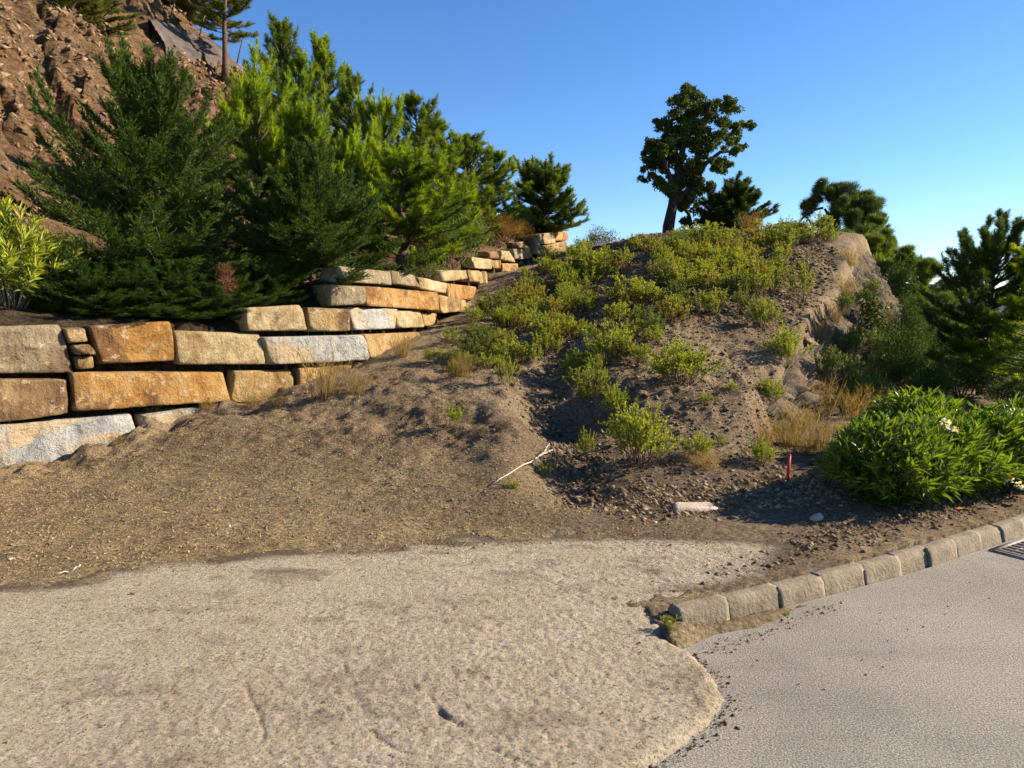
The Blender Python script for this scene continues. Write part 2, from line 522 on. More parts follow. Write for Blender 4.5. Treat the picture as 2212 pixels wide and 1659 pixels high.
def path_sd(path, x, y):
    """distance to a polyline and signed side (left of travel positive)"""
    best = np.full(x.shape, 1e9); sg = np.zeros(x.shape)
    for i in range(len(path) - 1):
        a, b = path[i], path[i + 1]; e = b - a; L2 = (e ** 2).sum()
        t = np.clip(((x - a[0]) * e[0] + (y - a[1]) * e[1]) / L2, 0, 1)
        dx = x - a[0] - t * e[0]; dy = y - a[1] - t * e[1]
        d = np.hypot(dx, dy); c = e[0] * (y - a[1]) - e[1] * (x - a[0])
        m = d < best
        best = np.where(m, d, best); sg = np.where(m, np.sign(c), sg)
    return best * sg


def poly_sd(poly, x, y):
    """signed distance to polygon, positive inside"""
    best = np.full(x.shape, 1e9); ins = np.zeros(x.shape, bool); n = len(poly)
    for i in range(n):
        a, b = poly[i], poly[(i + 1) % n]; e = b - a; L2 = (e ** 2).sum() + 1e-12
        t = np.clip(((x - a[0]) * e[0] + (y - a[1]) * e[1]) / L2, 0, 1)
        best = np.minimum(best, np.hypot(x - a[0] - t * e[0], y - a[1] - t * e[1]))
        cr = ((a[1] > y) != (b[1] > y)) & (x < (b[0] - a[0]) * (y - a[1]) / (b[1] - a[1] + 1e-12) + a[0])
        ins ^= cr
    return np.where(ins, best, -best)


class RBF:
    def __init__(s, pts):
        s.p = np.asarray(pts, float); n = len(s.p)
        D = np.hypot(s.p[:, None, 0] - s.p[None, :, 0], s.p[:, None, 1] - s.p[None, :, 1])
        A = np.zeros((n + 3, n + 3)); A[:n, :n] = D - np.eye(n) * 0.05
        Q = np.c_[np.ones(n), s.p[:, :2]]; A[:n, n:] = Q; A[n:, :n] = Q.T
        s.w = np.linalg.solve(A, np.r_[s.p[:, 2], 0, 0, 0])
    def __call__(s, x, y):
        sh = x.shape; x = x.ravel(); y = y.ravel(); n = len(s.p)
        r = s.w[n] + s.w[n + 1] * x + s.w[n + 2] * y
        for i in range(n):
            r = r + s.w[i] * np.hypot(x - s.p[i, 0], y - s.p[i, 1])
        return r.reshape(sh)


fr = []
for u, v, Y in [(0, 475, 7.1), (80, 455, 7.55), (150, 430, 8.1), (250, 402, 8.93), (330, 375, 9.73), (388, 352, 10.6), (420, 336, 11.8), (445, 320, 13.2),
                (474, 303, 15), (500, 272, 17.8), (540, 258, 21.5), (568, 250, 24.5), (450, 375, 9.2),
                (550, 385, 9.0), (570, 340, 11), (580, 300, 14.5), (600, 264, 19), (620, 248, 23)]:
    fr.append(at(u, v, Y))
for u in (640, 700, 760):
    for v, Y in [(391, 8), (338, 10), (303, 12), (277, 14), (258, 16), (244, 18), (235 if u < 700 else 231, 20)]:
        fr.append(at(u, v, Y))
for u, v, Y in [(800, 340, 10.6), (835, 300, 14.6), (845, 262, 16.4), (842, 238, 18), (800, 255, 16), (800, 232, 19.5), (840, 231, 20)]:
    fr.append(at(u, v, Y))
for u, v, z in [(-60, 500, .03), (0, 590, .03), (150, 562, .05), (300, 548, .06), (450, 541, .07), (560, 552, .08), (640, 580, .11), (300, 480, .2), (150, 500, .1),
                (450, 450, .35), (480, 400, .70), (565, 500, .10), (568, 440, .24), (500, 480, .28), (520, 430, .50), (640, 500, .15), (700, 500, .15),
                (760, 490, .17), (640, 452, .34), (700, 452, .34), (740, 450, .33), (770, 410, .5), (880, 520, .14), (960, 500, .14)]:
    fr.append(at_z(u, v, z))
fr += [np.array(p) for p in [(-9, 4, .02), (-6, 12, .8), (-4, 16, 1.5), (-2, 22, 2.5), (3, 24, 4.1), (8, 24, 3.9), (3, 30, 3.6), (8, 30, 3.2), (0, 30, 3.7),
                             (3, 40, 1.5), (10, 40, 1.0), (-4, 32, 3.6), (4, 8, .3), (6, 10, .9), (9, 14, 1.8)]]
FRONT = RBF(fr)
up = []
for u, v, Y in [(0, 327, 7.3), (100, 324, 7.9), (170, 323, 8.5), (238, 331, 9.0), (262, 309, 9.4), (330, 306, 10.0), (345, 270, 10.2), (400, 275, 11.2), (450, 284, 13.8),
                (470, 262, 15.5), (505, 258, 18.2), (538, 243, 21.6), (566, 228, 24.6),
                (20, 292, 9.0), (60, 296, 9.8), (120, 300, 10.4), (200, 302, 11.0), (300, 285, 12.0), (400, 252, 13.6), (470, 238, 17.4), (520, 235, 21), (552, 226, 24.5),
                (0, 120, 12.2), (60, 125, 14.2), (120, 145, 15.8), (0, 15, 15), (62, 14, 17.6), (92, 30, 18.4), (122, 50, 19.4), (0, -60, 17.4), (165, 82, 21),
                (145, 2, 23), (190, 32, 24.5), (232, 70, 26), (300, 130, 25), (350, 165, 24), (420, 200, 23), (480, 222, 24), (545, 234, 26)]:
    up.append(at(u, v, Y))
up += [np.array(p) for p in [(-12, 32, 12), (-8, 33, 8.5), (-3, 34, 6), (1, 34, 4), (-14, 40, 12), (2, 40, 3), (-13, 6, 7.5), (-18, 12, 14), (-22, 20, 19), (-20, 34, 17), (-9.5, 3.6, 1.5), (-12, 2.2, 2.5)]]
UPPER = RBF(up)

KERB = np.array([(.877, 3.5), (1.16, 3.64), (1.5, 3.81), (1.81, 3.97), (2.14, 4.15), (2.44, 4.31), (2.72, 4.47), (3.0, 4.65), (3.27, 4.81), (3.53, 4.97),
                 (3.8, 5.14), (4.08, 5.33), (4.4, 5.56), (4.8, 5.9)])
KERBX = np.vstack([[(.2, 3.2)], KERB, [(6.5, 7.5), (9, 10.4), (14, 17.5)]])
NETA, NETB = np.array((3.0, 8.5)), np.array((8.0, 17.0))
NETDIR = (NETB - NETA) / np.linalg.norm(NETB - NETA)
NETN = np.array([NETDIR[1], -NETDIR[0]])

ap = [at_z(u * P2, v * P2, .05)[:2] for u, v in [(-260, 1285), (0, 1272), (100, 1268), (200, 1252), (250, 1230), (330, 1218), (400, 1212), (500, 1208), (600, 1200), (760, 1194),
      (860, 1184), (900, 1172), (1000, 1166), (1100, 1170), (1200, 1166), (1340, 1162), (1500, 1172), (1640, 1180), (1700, 1192), (1660, 1258), (1560, 1275), (1440, 1290), (1362, 1302),
      (1385, 1318), (1430, 1350), (1490, 1390), (1545, 1435), (1575, 1490), (1555, 1532), (1490, 1580), (1430, 1630), (1365, 1665)]]
ap += [np.array(p) for p in [(.25, 2.1), (0, 1.5), (-.8, .9), (-3, .5), (-8, .4), (-9, 3.2)]]
APRON = np.array(ap)


def facets(x, y, s):
    """angular broken relief: each cell a tilted flat chunk"""
    x = x / s; y = y / s; xi = np.floor(x).astype(int); yi = np.floor(y).astype(int)
    best = np.full(x.shape, 1e9); out = np.zeros(x.shape)
    for dx in (-1, 0, 1):
        for dy in (-1, 0, 1):
            cx, cy = xi + dx, yi + dy
            h1 = _T[cx & 255, cy & 255]; h2 = _T[(cx + 91) & 255, (cy + 37) & 255]; h3 = _T[(cx + 13) & 255, (cy + 171) & 255]
            ox, oy = x - cx - h1, y - cy - h2
            d = ox * ox + oy * oy
            m = d < best
            best = np.where(m, d, best)
            out = np.where(m, (h3 - .5) + ox * (h1 - .35) * 1.2 + oy * (h2 - .7) * 1.2, out)
    return out


def zc_base(x, y):
    return .03 + .016 * (y - 2.5) + np.maximum(0, x - .7) * .02


def low(x, y):
    return .14 - 4.5 * smooth(20, 48, y + .2 * x)


def ground(x, y, detail=True):
    """height, and masks"""
    x = np.atleast_1d(np.asarray(x, float)); y = np.atleast_1d(np.asarray(y, float))
    zf = FRONT(x, y)
    # netted flank
    dn = (x - NETA[0]) * NETN[0] + (y - NETA[1]) * NETN[1]
    tn = (x - NETA[0]) * NETDIR[0] + (y - NETA[1]) * NETDIR[1]
    lw = low(x, y)
    stp = 3.6 * smooth(-2.2, 1.6, tn)
    zf = np.where((tn > -2.2) & (dn > 0), np.maximum(np.minimum(zf, lw + .12), zf - stp * dn), zf)
    zf = np.maximum(zf, np.minimum(lw, .05))
    wd = path_sd(WALL, x, y)                # positive behind the wall
    ka = -path_sd(KERBX, x, y)              # positive on the road side
    asd = poly_sd(APRON, x, y)
    n_big = fbm(x * .9, y * .9, 4); n_mid = fbm(x * 3.1 + 40, y * 3.1, 4); n_f = fbm(x * 11 + 9, y * 11, 3)
    slope_zone = smooth(.18, .6, zf) * smooth(14, 0, -x) * (1 - .85 * smooth(-1.1, -.1, wd))
    amp = .05 + .22 * slope_zone
    zf = zf + (n_big * amp * .9 + n_mid * (.035 + .085 * slope_zone) + (n_f * (.03 + .045 * slope_zone) if detail else 0))
    toe = np.exp(-(np.minimum(wd, 0) / .55) ** 2) * smooth(.9, .4, zf)
    zf = zf + toe * (.05 + n_mid * .30 + n_f * .10)
    # gully cut
    g = path_sd(np.array([(.62, 5.3), (.55, 6.2), (.52, 7.2), (.46, 8.6), (.8, 10.6), (1.25, 13.5)]), x, y)
    zf = zf - .13 * np.exp(-(g / .36) ** 2) * smooth(5.3, 6.0, y)
    zf = zf + .10 * np.exp(-((g - .55) / .28) ** 2) * smooth(5.4, 6.2, y) * smooth(10, 8.5, y)
    # near the kerb and the apron
    kb = smooth(1.1, .15, -ka) * (x > .6)
    zf = zf * (1 - kb) + (.108 + n_mid * .05 + (n_f * .03 if detail else 0)) * kb
    zc = zc_base(x, y)
    bl = smooth(.9, 0, -asd)
    zf = zf * (1 - bl) + (zc + .012 + n_mid * .05 + n_f * .02) * bl
    edge = asd + (n_mid * .42 + n_f * .26 + (fbm(x * 28, y * 28, 2) * .20 if detail else 0))
    zf = np.where(asd > -.6, np.minimum(zf, zc + np.clip(-edge * (.16 + .5 * smooth(.45, .7, x) * (ka < 0) * smooth(4.1, 3.8, y)), -.07, .09) + n_f * .012), zf)
    onroad = (ka > -.02) & (asd < .05)
    gut = -.06 + .085 * smooth(.20, .02, ka + n_mid * .22) * smooth(2.6, 1.2, x) + .045 * smooth(1.05, .85, x) * smooth(.22, .0, ka)
    zf = np.where(onroad, np.where(ka < 0, -.06, gut), zf)
    zf = np.where((ka > -.02) & (asd >= .05), -.06, zf)
    zf = np.where((ka > -.135) & (ka < .02) & (x > .86) & (asd < .05), -.06, zf)
    zu = UPPER(x, y)
    st = smooth(0, 3.0, zu - 2.6)
    nu = fbm(x * .6, y * .6 + 9, 4) * 1.3 + (np.abs(fbm(x * 1.7 + y * .8, y * 1.7, 4)) * 1.1)
    if detail:
        w1 = fbm(x * .8, y * .8, 3) * 1.2
        zu = zu + st * (facets(x + w1, y * .8 + x * .5, 1.5) * .40 + facets(x * .9 - y * .5, y + w1 * .5, .62) * .34 + facets(x, y, .28) * .20)
    zu = zu + nu * .35 * st + n_mid * (.12 + .35 * st) + (n_f * .16 if detail else 0) * (st + .3)
    z = np.where(wd > .26, zu, zf)
    return z, wd, ka, asd, zf, g


def gz(x, y):
    return float(ground(x, y)[0][0])


_YS = np.concatenate([np.linspace(2.6, 12, 380), np.linspace(12.05, 40, 420)])


def hit(u, v):
    d = ray(u, v)
    x = d[0] / d[1] * _YS; zr = EYE + d[2] / d[1] * _YS
    z, wd = ground(x, _YS, False)[:2]
    z = np.where(wd > .26, -9, z)          # skip the ground behind the stone wall
    i = np.argmax(z > zr)
    if z[i] <= zr[i]: return None
    return np.array([x[i], _YS[i], z[i]])


def spaced(lo, hi, fine_lo, fine_hi, fine, grow):
    a = list(np.arange(fine_lo, fine_hi, fine)); s = fine
    while a[-1] < hi: s *= grow; a.append(a[-1] + s)
    s = fine; b = []
    p = fine_lo
    while p > lo: s *= grow; p -= s; b.append(p)
    return np.array(b[::-1] + a)


def grid_faces(nx, ny):
    i = np.arange(nx * ny).reshape(ny, nx)
    return np.stack([i[:-1, :-1], i[:-1, 1:], i[1:, 1:], i[1:, :-1]], -1).reshape(-1, 4)


def build_terrain():
    xs = spaced(-34, 20, -5.5, 5.0, .035, 1.0125)
    ys = [2.2]
    while ys[-1] < 44: ys.append(ys[-1] + max(.026, .0062 * ys[-1]))
    ys = np.array(ys)
    X, Y = np.meshgrid(xs, ys)
    Z, wd, ka, asd, zf, g = ground(X.ravel(), Y.ravel())
    x, y = X.ravel(), Y.ravel()
    straw = smooth(.9, -.1, zf) * smooth(1.2, -.4, x) * smooth(.2, .7, y - 3.6)
    straw = np.maximum(straw, .45 * smooth(.3, 1.5, zf)); straw = np.where(ka > -1.4, np.maximum(straw, .5), straw)
    straw = np.where(wd > .2, smooth(3.4, 2.0, Z) * smooth(9, 5, wd), straw)  # behind the wall the mask marks painted terrace shade instead of straw
    grey = np.clip(.35 * np.exp(-(g / .5) ** 2) * smooth(12, 8, y) + .4 * np.exp(-(((x - 1.9) / 1.3) ** 2 + ((y - 5.6) / .7) ** 2)) + .12 * smooth(.4, 2, zf) * smooth(-.2, .3, fbm(x * 1.2, y * 1.2, 3)), 0, 1)
    f = grid_faces(len(xs), len(ys))
    V = np.c_[x, y, Z]
    up_f = (wd[f] > .2).all(1)
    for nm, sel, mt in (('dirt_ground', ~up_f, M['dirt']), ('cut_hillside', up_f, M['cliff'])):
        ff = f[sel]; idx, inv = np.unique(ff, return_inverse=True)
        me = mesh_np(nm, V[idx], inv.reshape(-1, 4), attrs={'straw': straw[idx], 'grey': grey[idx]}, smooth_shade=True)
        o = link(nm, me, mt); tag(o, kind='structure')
    return o


HILL = build_terrain()


GROOVES = [([(1030, 735), (1075, 830), (1122, 990)], .018, .014), ([(1160, 765), (1230, 800), (1295, 855)], .016, .010), ([(1425, 780), (1450, 840), (1485, 910)], .014, .010), ([(1870, 880), (1925, 915), (1985, 945)], .022, .022),
           ([(1390, 1040), (1520, 1070), (1690, 1112)], .02, .012), ([(1565, 955), (1630, 1000), (1730, 1060)], .018, .013), ([(1985, 640), (2080, 740), (2190, 835)], .016, .010), ([(1755, 775), (1830, 830), (1905, 905)], .016, .010),
           ([(1500, 790), (1540, 870), (1600, 950)], .014, .008), ([(880, 880), (915, 930), (945, 980)], .014, .008), ([(2050, 1010), (2140, 1060), (2300, 1120)], .02, .014), ([(1980, 860), (2060, 930), (2180, 1010)], .016, .010),
           ([(2250, 560), (2350, 650), (2460, 760)], .014, .008), ([(2300, 700), (2400, 800), (2520, 880)], .016, .009), ([(1150, 1060), (1230, 1100), (1330, 1150)], .016, .01), ([(2120, 640), (2230, 720), (2330, 830)], .014, .009),
           ([(1460, 690), (1470, 715)], .016, .012), ([(1320, 880), (1350, 880)], .02, .014)]


def build_apron():
    xs = np.arange(-5.2, 2.6, .0115); ys = np.arange(2.05, 5.3, .0115)
    X, Y = np.meshgrid(xs, ys); x, y = X.ravel(), Y.ravel()
    sd = poly_sd(APRON, x, y) + fbm(x * 6, y * 6, 4) * .07 + fbm(x * 24, y * 24, 2) * .018
    z = zc_base(x, y)
    c, s = math.cos(.62), math.sin(.62)
    a = x * c + y * s; b = -x * s + y * c
    # rakes left in the wet concrete, running away to the left
    st = fbm(a * 34, b * 4.2, 3) * smooth(-3.2, -.4, x - (y - 3) * .8)
    z = z - .0022 * smooth(.02, .30, st) + fbm(x * 2.2, y * 2.2, 3) * .010 + fbm(x * 44, y * 44, 2) * .0065 * (1 + .8 * smooth(-2.5, 0, x - (y - 3)))
    z = z + fbm(x * .7, y * .7, 2) * .02
    for q, w_, dep in GROOVES:
        pl = np.array([at_z(u * .2351, 500 + v * .2351, .05)[:2] for u, v in q])
        dd = np.abs(path_sd(pl, x, y) + fbm(x * 7, y * 7, 2) * .03)
        z = z - .85 * dep * np.exp(-((dd + np.abs(fbm(x * 40, y * 40, 2)) * .012) / (w_ * .42)) ** 2) * smooth(-.25, .15, fbm(x * 6 + 3, y * 6, 2))
    roadside = -path_sd(KERBX, x, y)
    lip = np.where(y < 3.9, 1, 0)
    z = z - .085 * (1 - smooth(-.035, .10, sd)) ** 1.6 * smooth(-.04, .06, roadside)
    dirt = np.clip(smooth(.16, -.02, sd) * (y > 3.9) + .9 * smooth(.06, .22, fbm(x * 2.2 + 4, y * 5 + 2, 4)) * smooth(3.5, 4.8, y) + .35 * smooth(.10, .26, fbm(x * 5 + 1, y * 9 + 6, 4)), 0, 1)
    f = grid_faces(len(xs), len(ys)); keep = (sd[f] > -.05).any(1)
    f = f[keep]; idx, inv = np.unique(f, return_inverse=True)
    V = np.c_[x, y, z][idx]
    o = link('concrete_apron', mesh_np('concrete_apron', V, inv.reshape(-1, 4), attrs={'dirt': dirt[idx]}, smooth_shade=True), M['concrete'])
    tag(o, kind='structure')


build_apron()


def build_road():
    pts = [(-9, -14, 0), (16, -14, 0)] + [(x, y, 0) for x, y in KERBX[::-1] if True]
    pts = [(-9, -14, 0), (30, -14, 0), (30, 30, 0)] + [(float(x), float(y), 0) for x, y in KERBX[::-1]] + [(-9, 1.5, 0)]
    me = bpy.data.meshes.new('asphalt_road'); me.from_pydata(pts, [], [list(range(len(pts)))]); me.update()
    tag(link('asphalt_road', me, M['road']), kind='structure')
    s = 3500.0
    me = bpy.data.meshes.new('valley_ground'); me.from_pydata([(-s, -s, -4.6), (s, -s, -4.6), (s, s, -4.6), (-s, s, -4.6)], [], [(0, 1, 2, 3)])
    tag(link('valley_ground', me, M['valley']), kind='structure')
    # far ridge
    n = 160; xs = np.linspace(-900, 1600, n); hz = 26 + 14 * fbm(xs * .004, xs * 0 + 3, 4) + 20 * np.exp(-((xs - 500) / 160) ** 2) - 6
    V = []; 
    for k, (dy, fz) in enumerate(((0, 0), (60, .55), (130, .9), (180, 1.0), (320, .7), (460, 0))):
        V.append(np.c_[xs, np.full(n, 700 + dy) + 10 * fbm(xs * .02, xs * 0 + k, 2), -4.7 + (hz + 4.7) * fz])
    me = mesh_np('distant_hills', np.concatenate(V), grid_faces(n, 6), smooth_shade=True)
    tag(link('distant_hills', me, M['hill']), kind='structure')


build_road()


# ------------------------------------------------------------------ kerb
def rough_box(corners, nx, ny, nz, rnd, amp, seed, freq=3.0, square_ends=False):
    """corners: 8 points, bottom 4 then top 4 (front-left, front-right, back-right, back-left). Returns verts, quad faces"""
    c = np.asarray(corners, float)
    idx = {}; V = []; Fq = []
    def vid(i, j, k):
        if (i, j, k) not in idx:
            idx[(i, j, k)] = len(V); V.append((i / nx, j / ny, k / nz))
        return idx[(i, j, k)]
    for i in range(nx):
        for k in range(nz):
            Fq.append([vid(i, 0, k), vid(i + 1, 0, k), vid(i + 1, 0, k + 1), vid(i, 0, k + 1)])
            Fq.append([vid(i, ny, k), vid(i, ny, k + 1), vid(i + 1, ny, k + 1), vid(i + 1, ny, k)])
    for j in range(ny):
        for k in range(nz):
            Fq.append([vid(0, j, k), vid(0, j, k + 1), vid(0, j + 1, k + 1), vid(0, j + 1, k)])
            Fq.append([vid(nx, j, k), vid(nx, j + 1, k), vid(nx, j + 1, k + 1), vid(nx, j, k + 1)])
    for i in range(nx):
        for j in range(ny):
            Fq.append([vid(i, j, 0), vid(i, j + 1, 0), vid(i + 1, j + 1, 0), vid(i + 1, j, 0)])
            Fq.append([vid(i, j, nz), vid(i + 1, j, nz), vid(i + 1, j + 1, nz), vid(i, j + 1, nz)])
    P = np.array(V)
    # warp parameter so rows crowd the edges, for crisp rounded arrises
    W = P + 0.0
    for ax in range(3):
        q = P[:, ax]; W[:, ax] = .5 - .5 * np.sign(.5 - q) * np.abs(1 - 2 * q) ** .75
    a, b, t = W[:, 0:1], W[:, 1:2], W[:, 2:3]
    bot = (c[0] * (1 - a) + c[1] * a) * (1 - b) + (c[3] * (1 - a) + c[2] * a) * b
    top = (c[4] * (1 - a) + c[5] * a) * (1 - b) + (c[7] * (1 - a) + c[6] * a) * b
    X = bot * (1 - t) + top * t
    ctr = X.mean(0)
    ax3 = [unit((c[1] - c[0])[None])[0], unit((c[3] - c[0])[None])[0], unit((c[4] - c[0])[None])[0]]
    # round the edges: pull towards the inside where two or more parameters are at an extreme
    size = [np.linalg.norm(c[1] - c[0]), np.linalg.norm(c[3] - c[0]), np.linalg.norm(c[4] - c[0])]
    ext = np.stack([np.clip(1 - np.minimum(W[:, i], 1 - W[:, i]) * size[i] / rnd, 0, 1) for i in range(3)], 1)
    ssum = ext.sum(1, keepdims=True)
    pull = np.zeros_like(X)
    for i in range(3):
        if square_ends and i == 0: continue
        oth = (ext[:, 3 - i] if square_ends else np.delete(ext, i, 1).max(1))
        sgn = np.sign(W[:, i] - .5)
        pull -= (ext[:, i] > .999)[:, None] * (oth ** 2 * rnd * .45 * sgn)[:, None] * ax3[i]
    X = X + pull
    rng = np.random.default_rng(seed)
    off = rng.random(3) * 30
    nrm = unit(X - ctr)
    X = X + nrm * (fbm3(X * freq + off, 3) * amp * 2)[:, None] + nrm * (fbm3(X * freq * 3.3 + off, 2) * amp * .8)[:, None]
    return X, np.array(Fq)


def build_kerb():
    root = link('kerb', None); root['kind'] = 'structure'; root.location = (float(KERB[0][0]), float(KERB[0][1]), 0)
    for i in range(len(KERB) - 1):
        a = np.r_[KERB[i], 0.0]; b = np.r_[KERB[i + 1], 0.0]
        d = unit((b - a)[None])[0]; n = np.array([d[1], -d[0], 0])      # towards the road
        r = np.random.default_rng(50 + i)
        a = a - d * .0045; b = b + d * .0045
        h = .108 + r.normal() * .003; w = .125; j = r.normal() * .006
        zz = np.array([0, 0, 1.0])
        cs = [a + n * (.012 + j) - zz * .1, b + n * (.012 + j) - zz * .1, b - n * w - zz * .1, a - n * w - zz * .1,
              a + n * (j - .028) + zz * h, b + n * (j - .028) + zz * (h + r.normal() * .004), b - n * w + zz * h, a - n * w + zz * h]
        v, f = rough_box(cs, 10, 5, 6, .024, .0028, 70 + i, 9, True)
        link('kerb_stone', mesh_np('kerb_stone', v - np.array(root.location), f, smooth_shade=True), M['kerb'], root)


build_kerb()


# ------------------------------------------------------------------ stone wall
def c4(x, y): return (x * .1989, 256 + y * .1989)
def c2(x, y): return (200 + x * .19288, y * .19288)


BLK = [
    (c4, 'grey', [(-380, 885), (-85, 862), (-80, 1150), (-380, 1180)]),
    (c4, 'grey', [(-80, 862), (688, 788), (722, 960), (-80, 1180)]),
    (c4, 'grey', [(698, 802), (985, 762), (985, 920), (725, 990)]),
    (c4, 'tan', [(992, 760), (1170, 750), (1170, 850), (992, 900)]),
    (c4, 'orange', [(1176, 750), (1265, 746), (1265, 830), (1176, 850)]),
    (c4, 'brown', [(-420, 610), (-85, 612), (-85, 855), (-420, 870)]),
    (c4, 'brown', [(-78, 612), (338, 615), (364, 785), (-78, 852)]),
    (c4, 'orange', [(352, 585), (1158, 582), (1160, 738), (366, 784)]),
    (c4, 'tan', [(1166, 572), (1500, 578), (1496, 728), (1164, 742)]),
    (c4, 'orange', [(1507, 562), (1793, 545), (1800, 668), (1502, 740)]),
    (c4, 'brown', [(1800, 540), (1945, 525), (1935, 620), (1802, 660)]),
    (c4, 'tan', [(-420, 345), (-85, 350), (-85, 605), (-420, 602)]),
    (c4, 'greybrown', [(-78, 350), (318, 352), (374, 592), (-78, 606)]),
    (c4, 'brown', [(325, 362), (445, 360), (455, 438), (345, 448)]),
    (c4, 'brown', [(352, 452), (455, 440), (484, 498), (378, 503)]),
    (c4, 'tan', [(378, 507), (486, 502), (488, 566), (384, 575)]),
    (c4, 'orange', [(455, 348), (868, 332), (902, 540), (490, 550)]),
    (c4, 'cream', [(882, 372), (1335, 385), (1346, 554), (908, 560)]),
    (c4, 'grey', [(1322, 408), (1852, 394), (1864, 520), (1352, 552)]),
    (c4, 'tan', [(1858, 390), (2140, 382), (2130, 498), (1870, 512)]),
    (c4, 'cream', [(1226, 252), (1546, 246), (1554, 384), (1245, 392)]),
    (c4, 'tan', [(1552, 252), (1768, 262), (1766, 386), (1560, 388)]),
    (c4, 'grey', [(1770, 265), (1998, 262), (2002, 372), (1778, 376)]),
    (c4, 'cream', [(2002, 262), (2135, 270), (2140, 362), (2006, 370)]),
    (c4, 'tan', [(2142, 288), (2215, 290), (2210, 352), (2146, 356)]),
    (c2, 'greybrown', [(668, 1470), (850, 1478), (866, 1590), (680, 1590)]),
    (c2, 'orange', [(858, 1478), (1234, 1510), (1232, 1616), (874, 1586)]),
    (c2, 'tan', [(1240, 1530), (1366, 1556), (1366, 1618), (1240, 1622)]),
    (c2, 'greybrown', [(740, 1382), (998, 1400), (996, 1476), (742, 1472)]),
    (c2, 'greybrown', [(1002, 1405), (1135, 1430), (1136, 1492), (1000, 1476)]),
    (c2, 'cream', [(1140, 1430), (1290, 1460), (1290, 1526), (1148, 1498)]),
    (c2, 'orange', [(1295, 1463), (1425, 1485), (1426, 1556), (1295, 1552)]),
    (c2, 'cream', [(1262, 1398), (1380, 1400), (1386, 1458), (1270, 1460)]),
    (c2, 'tan', [(1388, 1400), (1450, 1400), (1452, 1462), (1390, 1464)]),
    (c2, 'tan', [(1454, 1408), (1494, 1404), (1494, 1470), (1456, 1474)]),
    (c2, 'brown', [(1372, 1560), (1440, 1566), (1436, 1640), (1372, 1632)]),
    (c2, 'cream', [(1420, 1330), (1520, 1345), (1522, 1396), (1422, 1392)]),
    (c2, 'tan', [(1525, 1350), (1572, 1350), (1574, 1398), (1526, 1396)]),
    (c2, 'brown', [(1498, 1302), (1552, 1302), (1552, 1345), (1500, 1340)]),
    (c2, 'cream', [(1555, 1300), (1622, 1305), (1645, 1362), (1558, 1348)]),
    (c2, 'greybrown', [(1622, 1288), (1690, 1290), (1692, 1342), (1634, 1346)]),
    (c2, 'brown', [(1646, 1254), (1690, 1254), (1690, 1286), (1650, 1284)]),
    (c2, 'tan', [(1693, 1268), (1732, 1278), (1736, 1338), (1696, 1338)]),
    (c2, 'brown', [(1735, 1226), (1764, 1230), (1790, 1330), (1742, 1322)]),
    (c2, 'cream', [(1764, 1216), (1838, 1202), (1848, 1262), (1772, 1270)]),
    (c2, 'tan', [(1798, 1270), (1905, 1248), (1912, 1310), (1800, 1312)]),
    (c2, 'orange', [(1842, 1198), (1910, 1202), (1914, 1245), (1852, 1250)]),
    (c2, 'brown', [(1868, 1165), (1912, 1165), (1914, 1198), (1870, 1196)]),
    (c2, 'tan', [(1578, 1368), (1650, 1366), (1652, 1410), (1580, 1412)]),
]


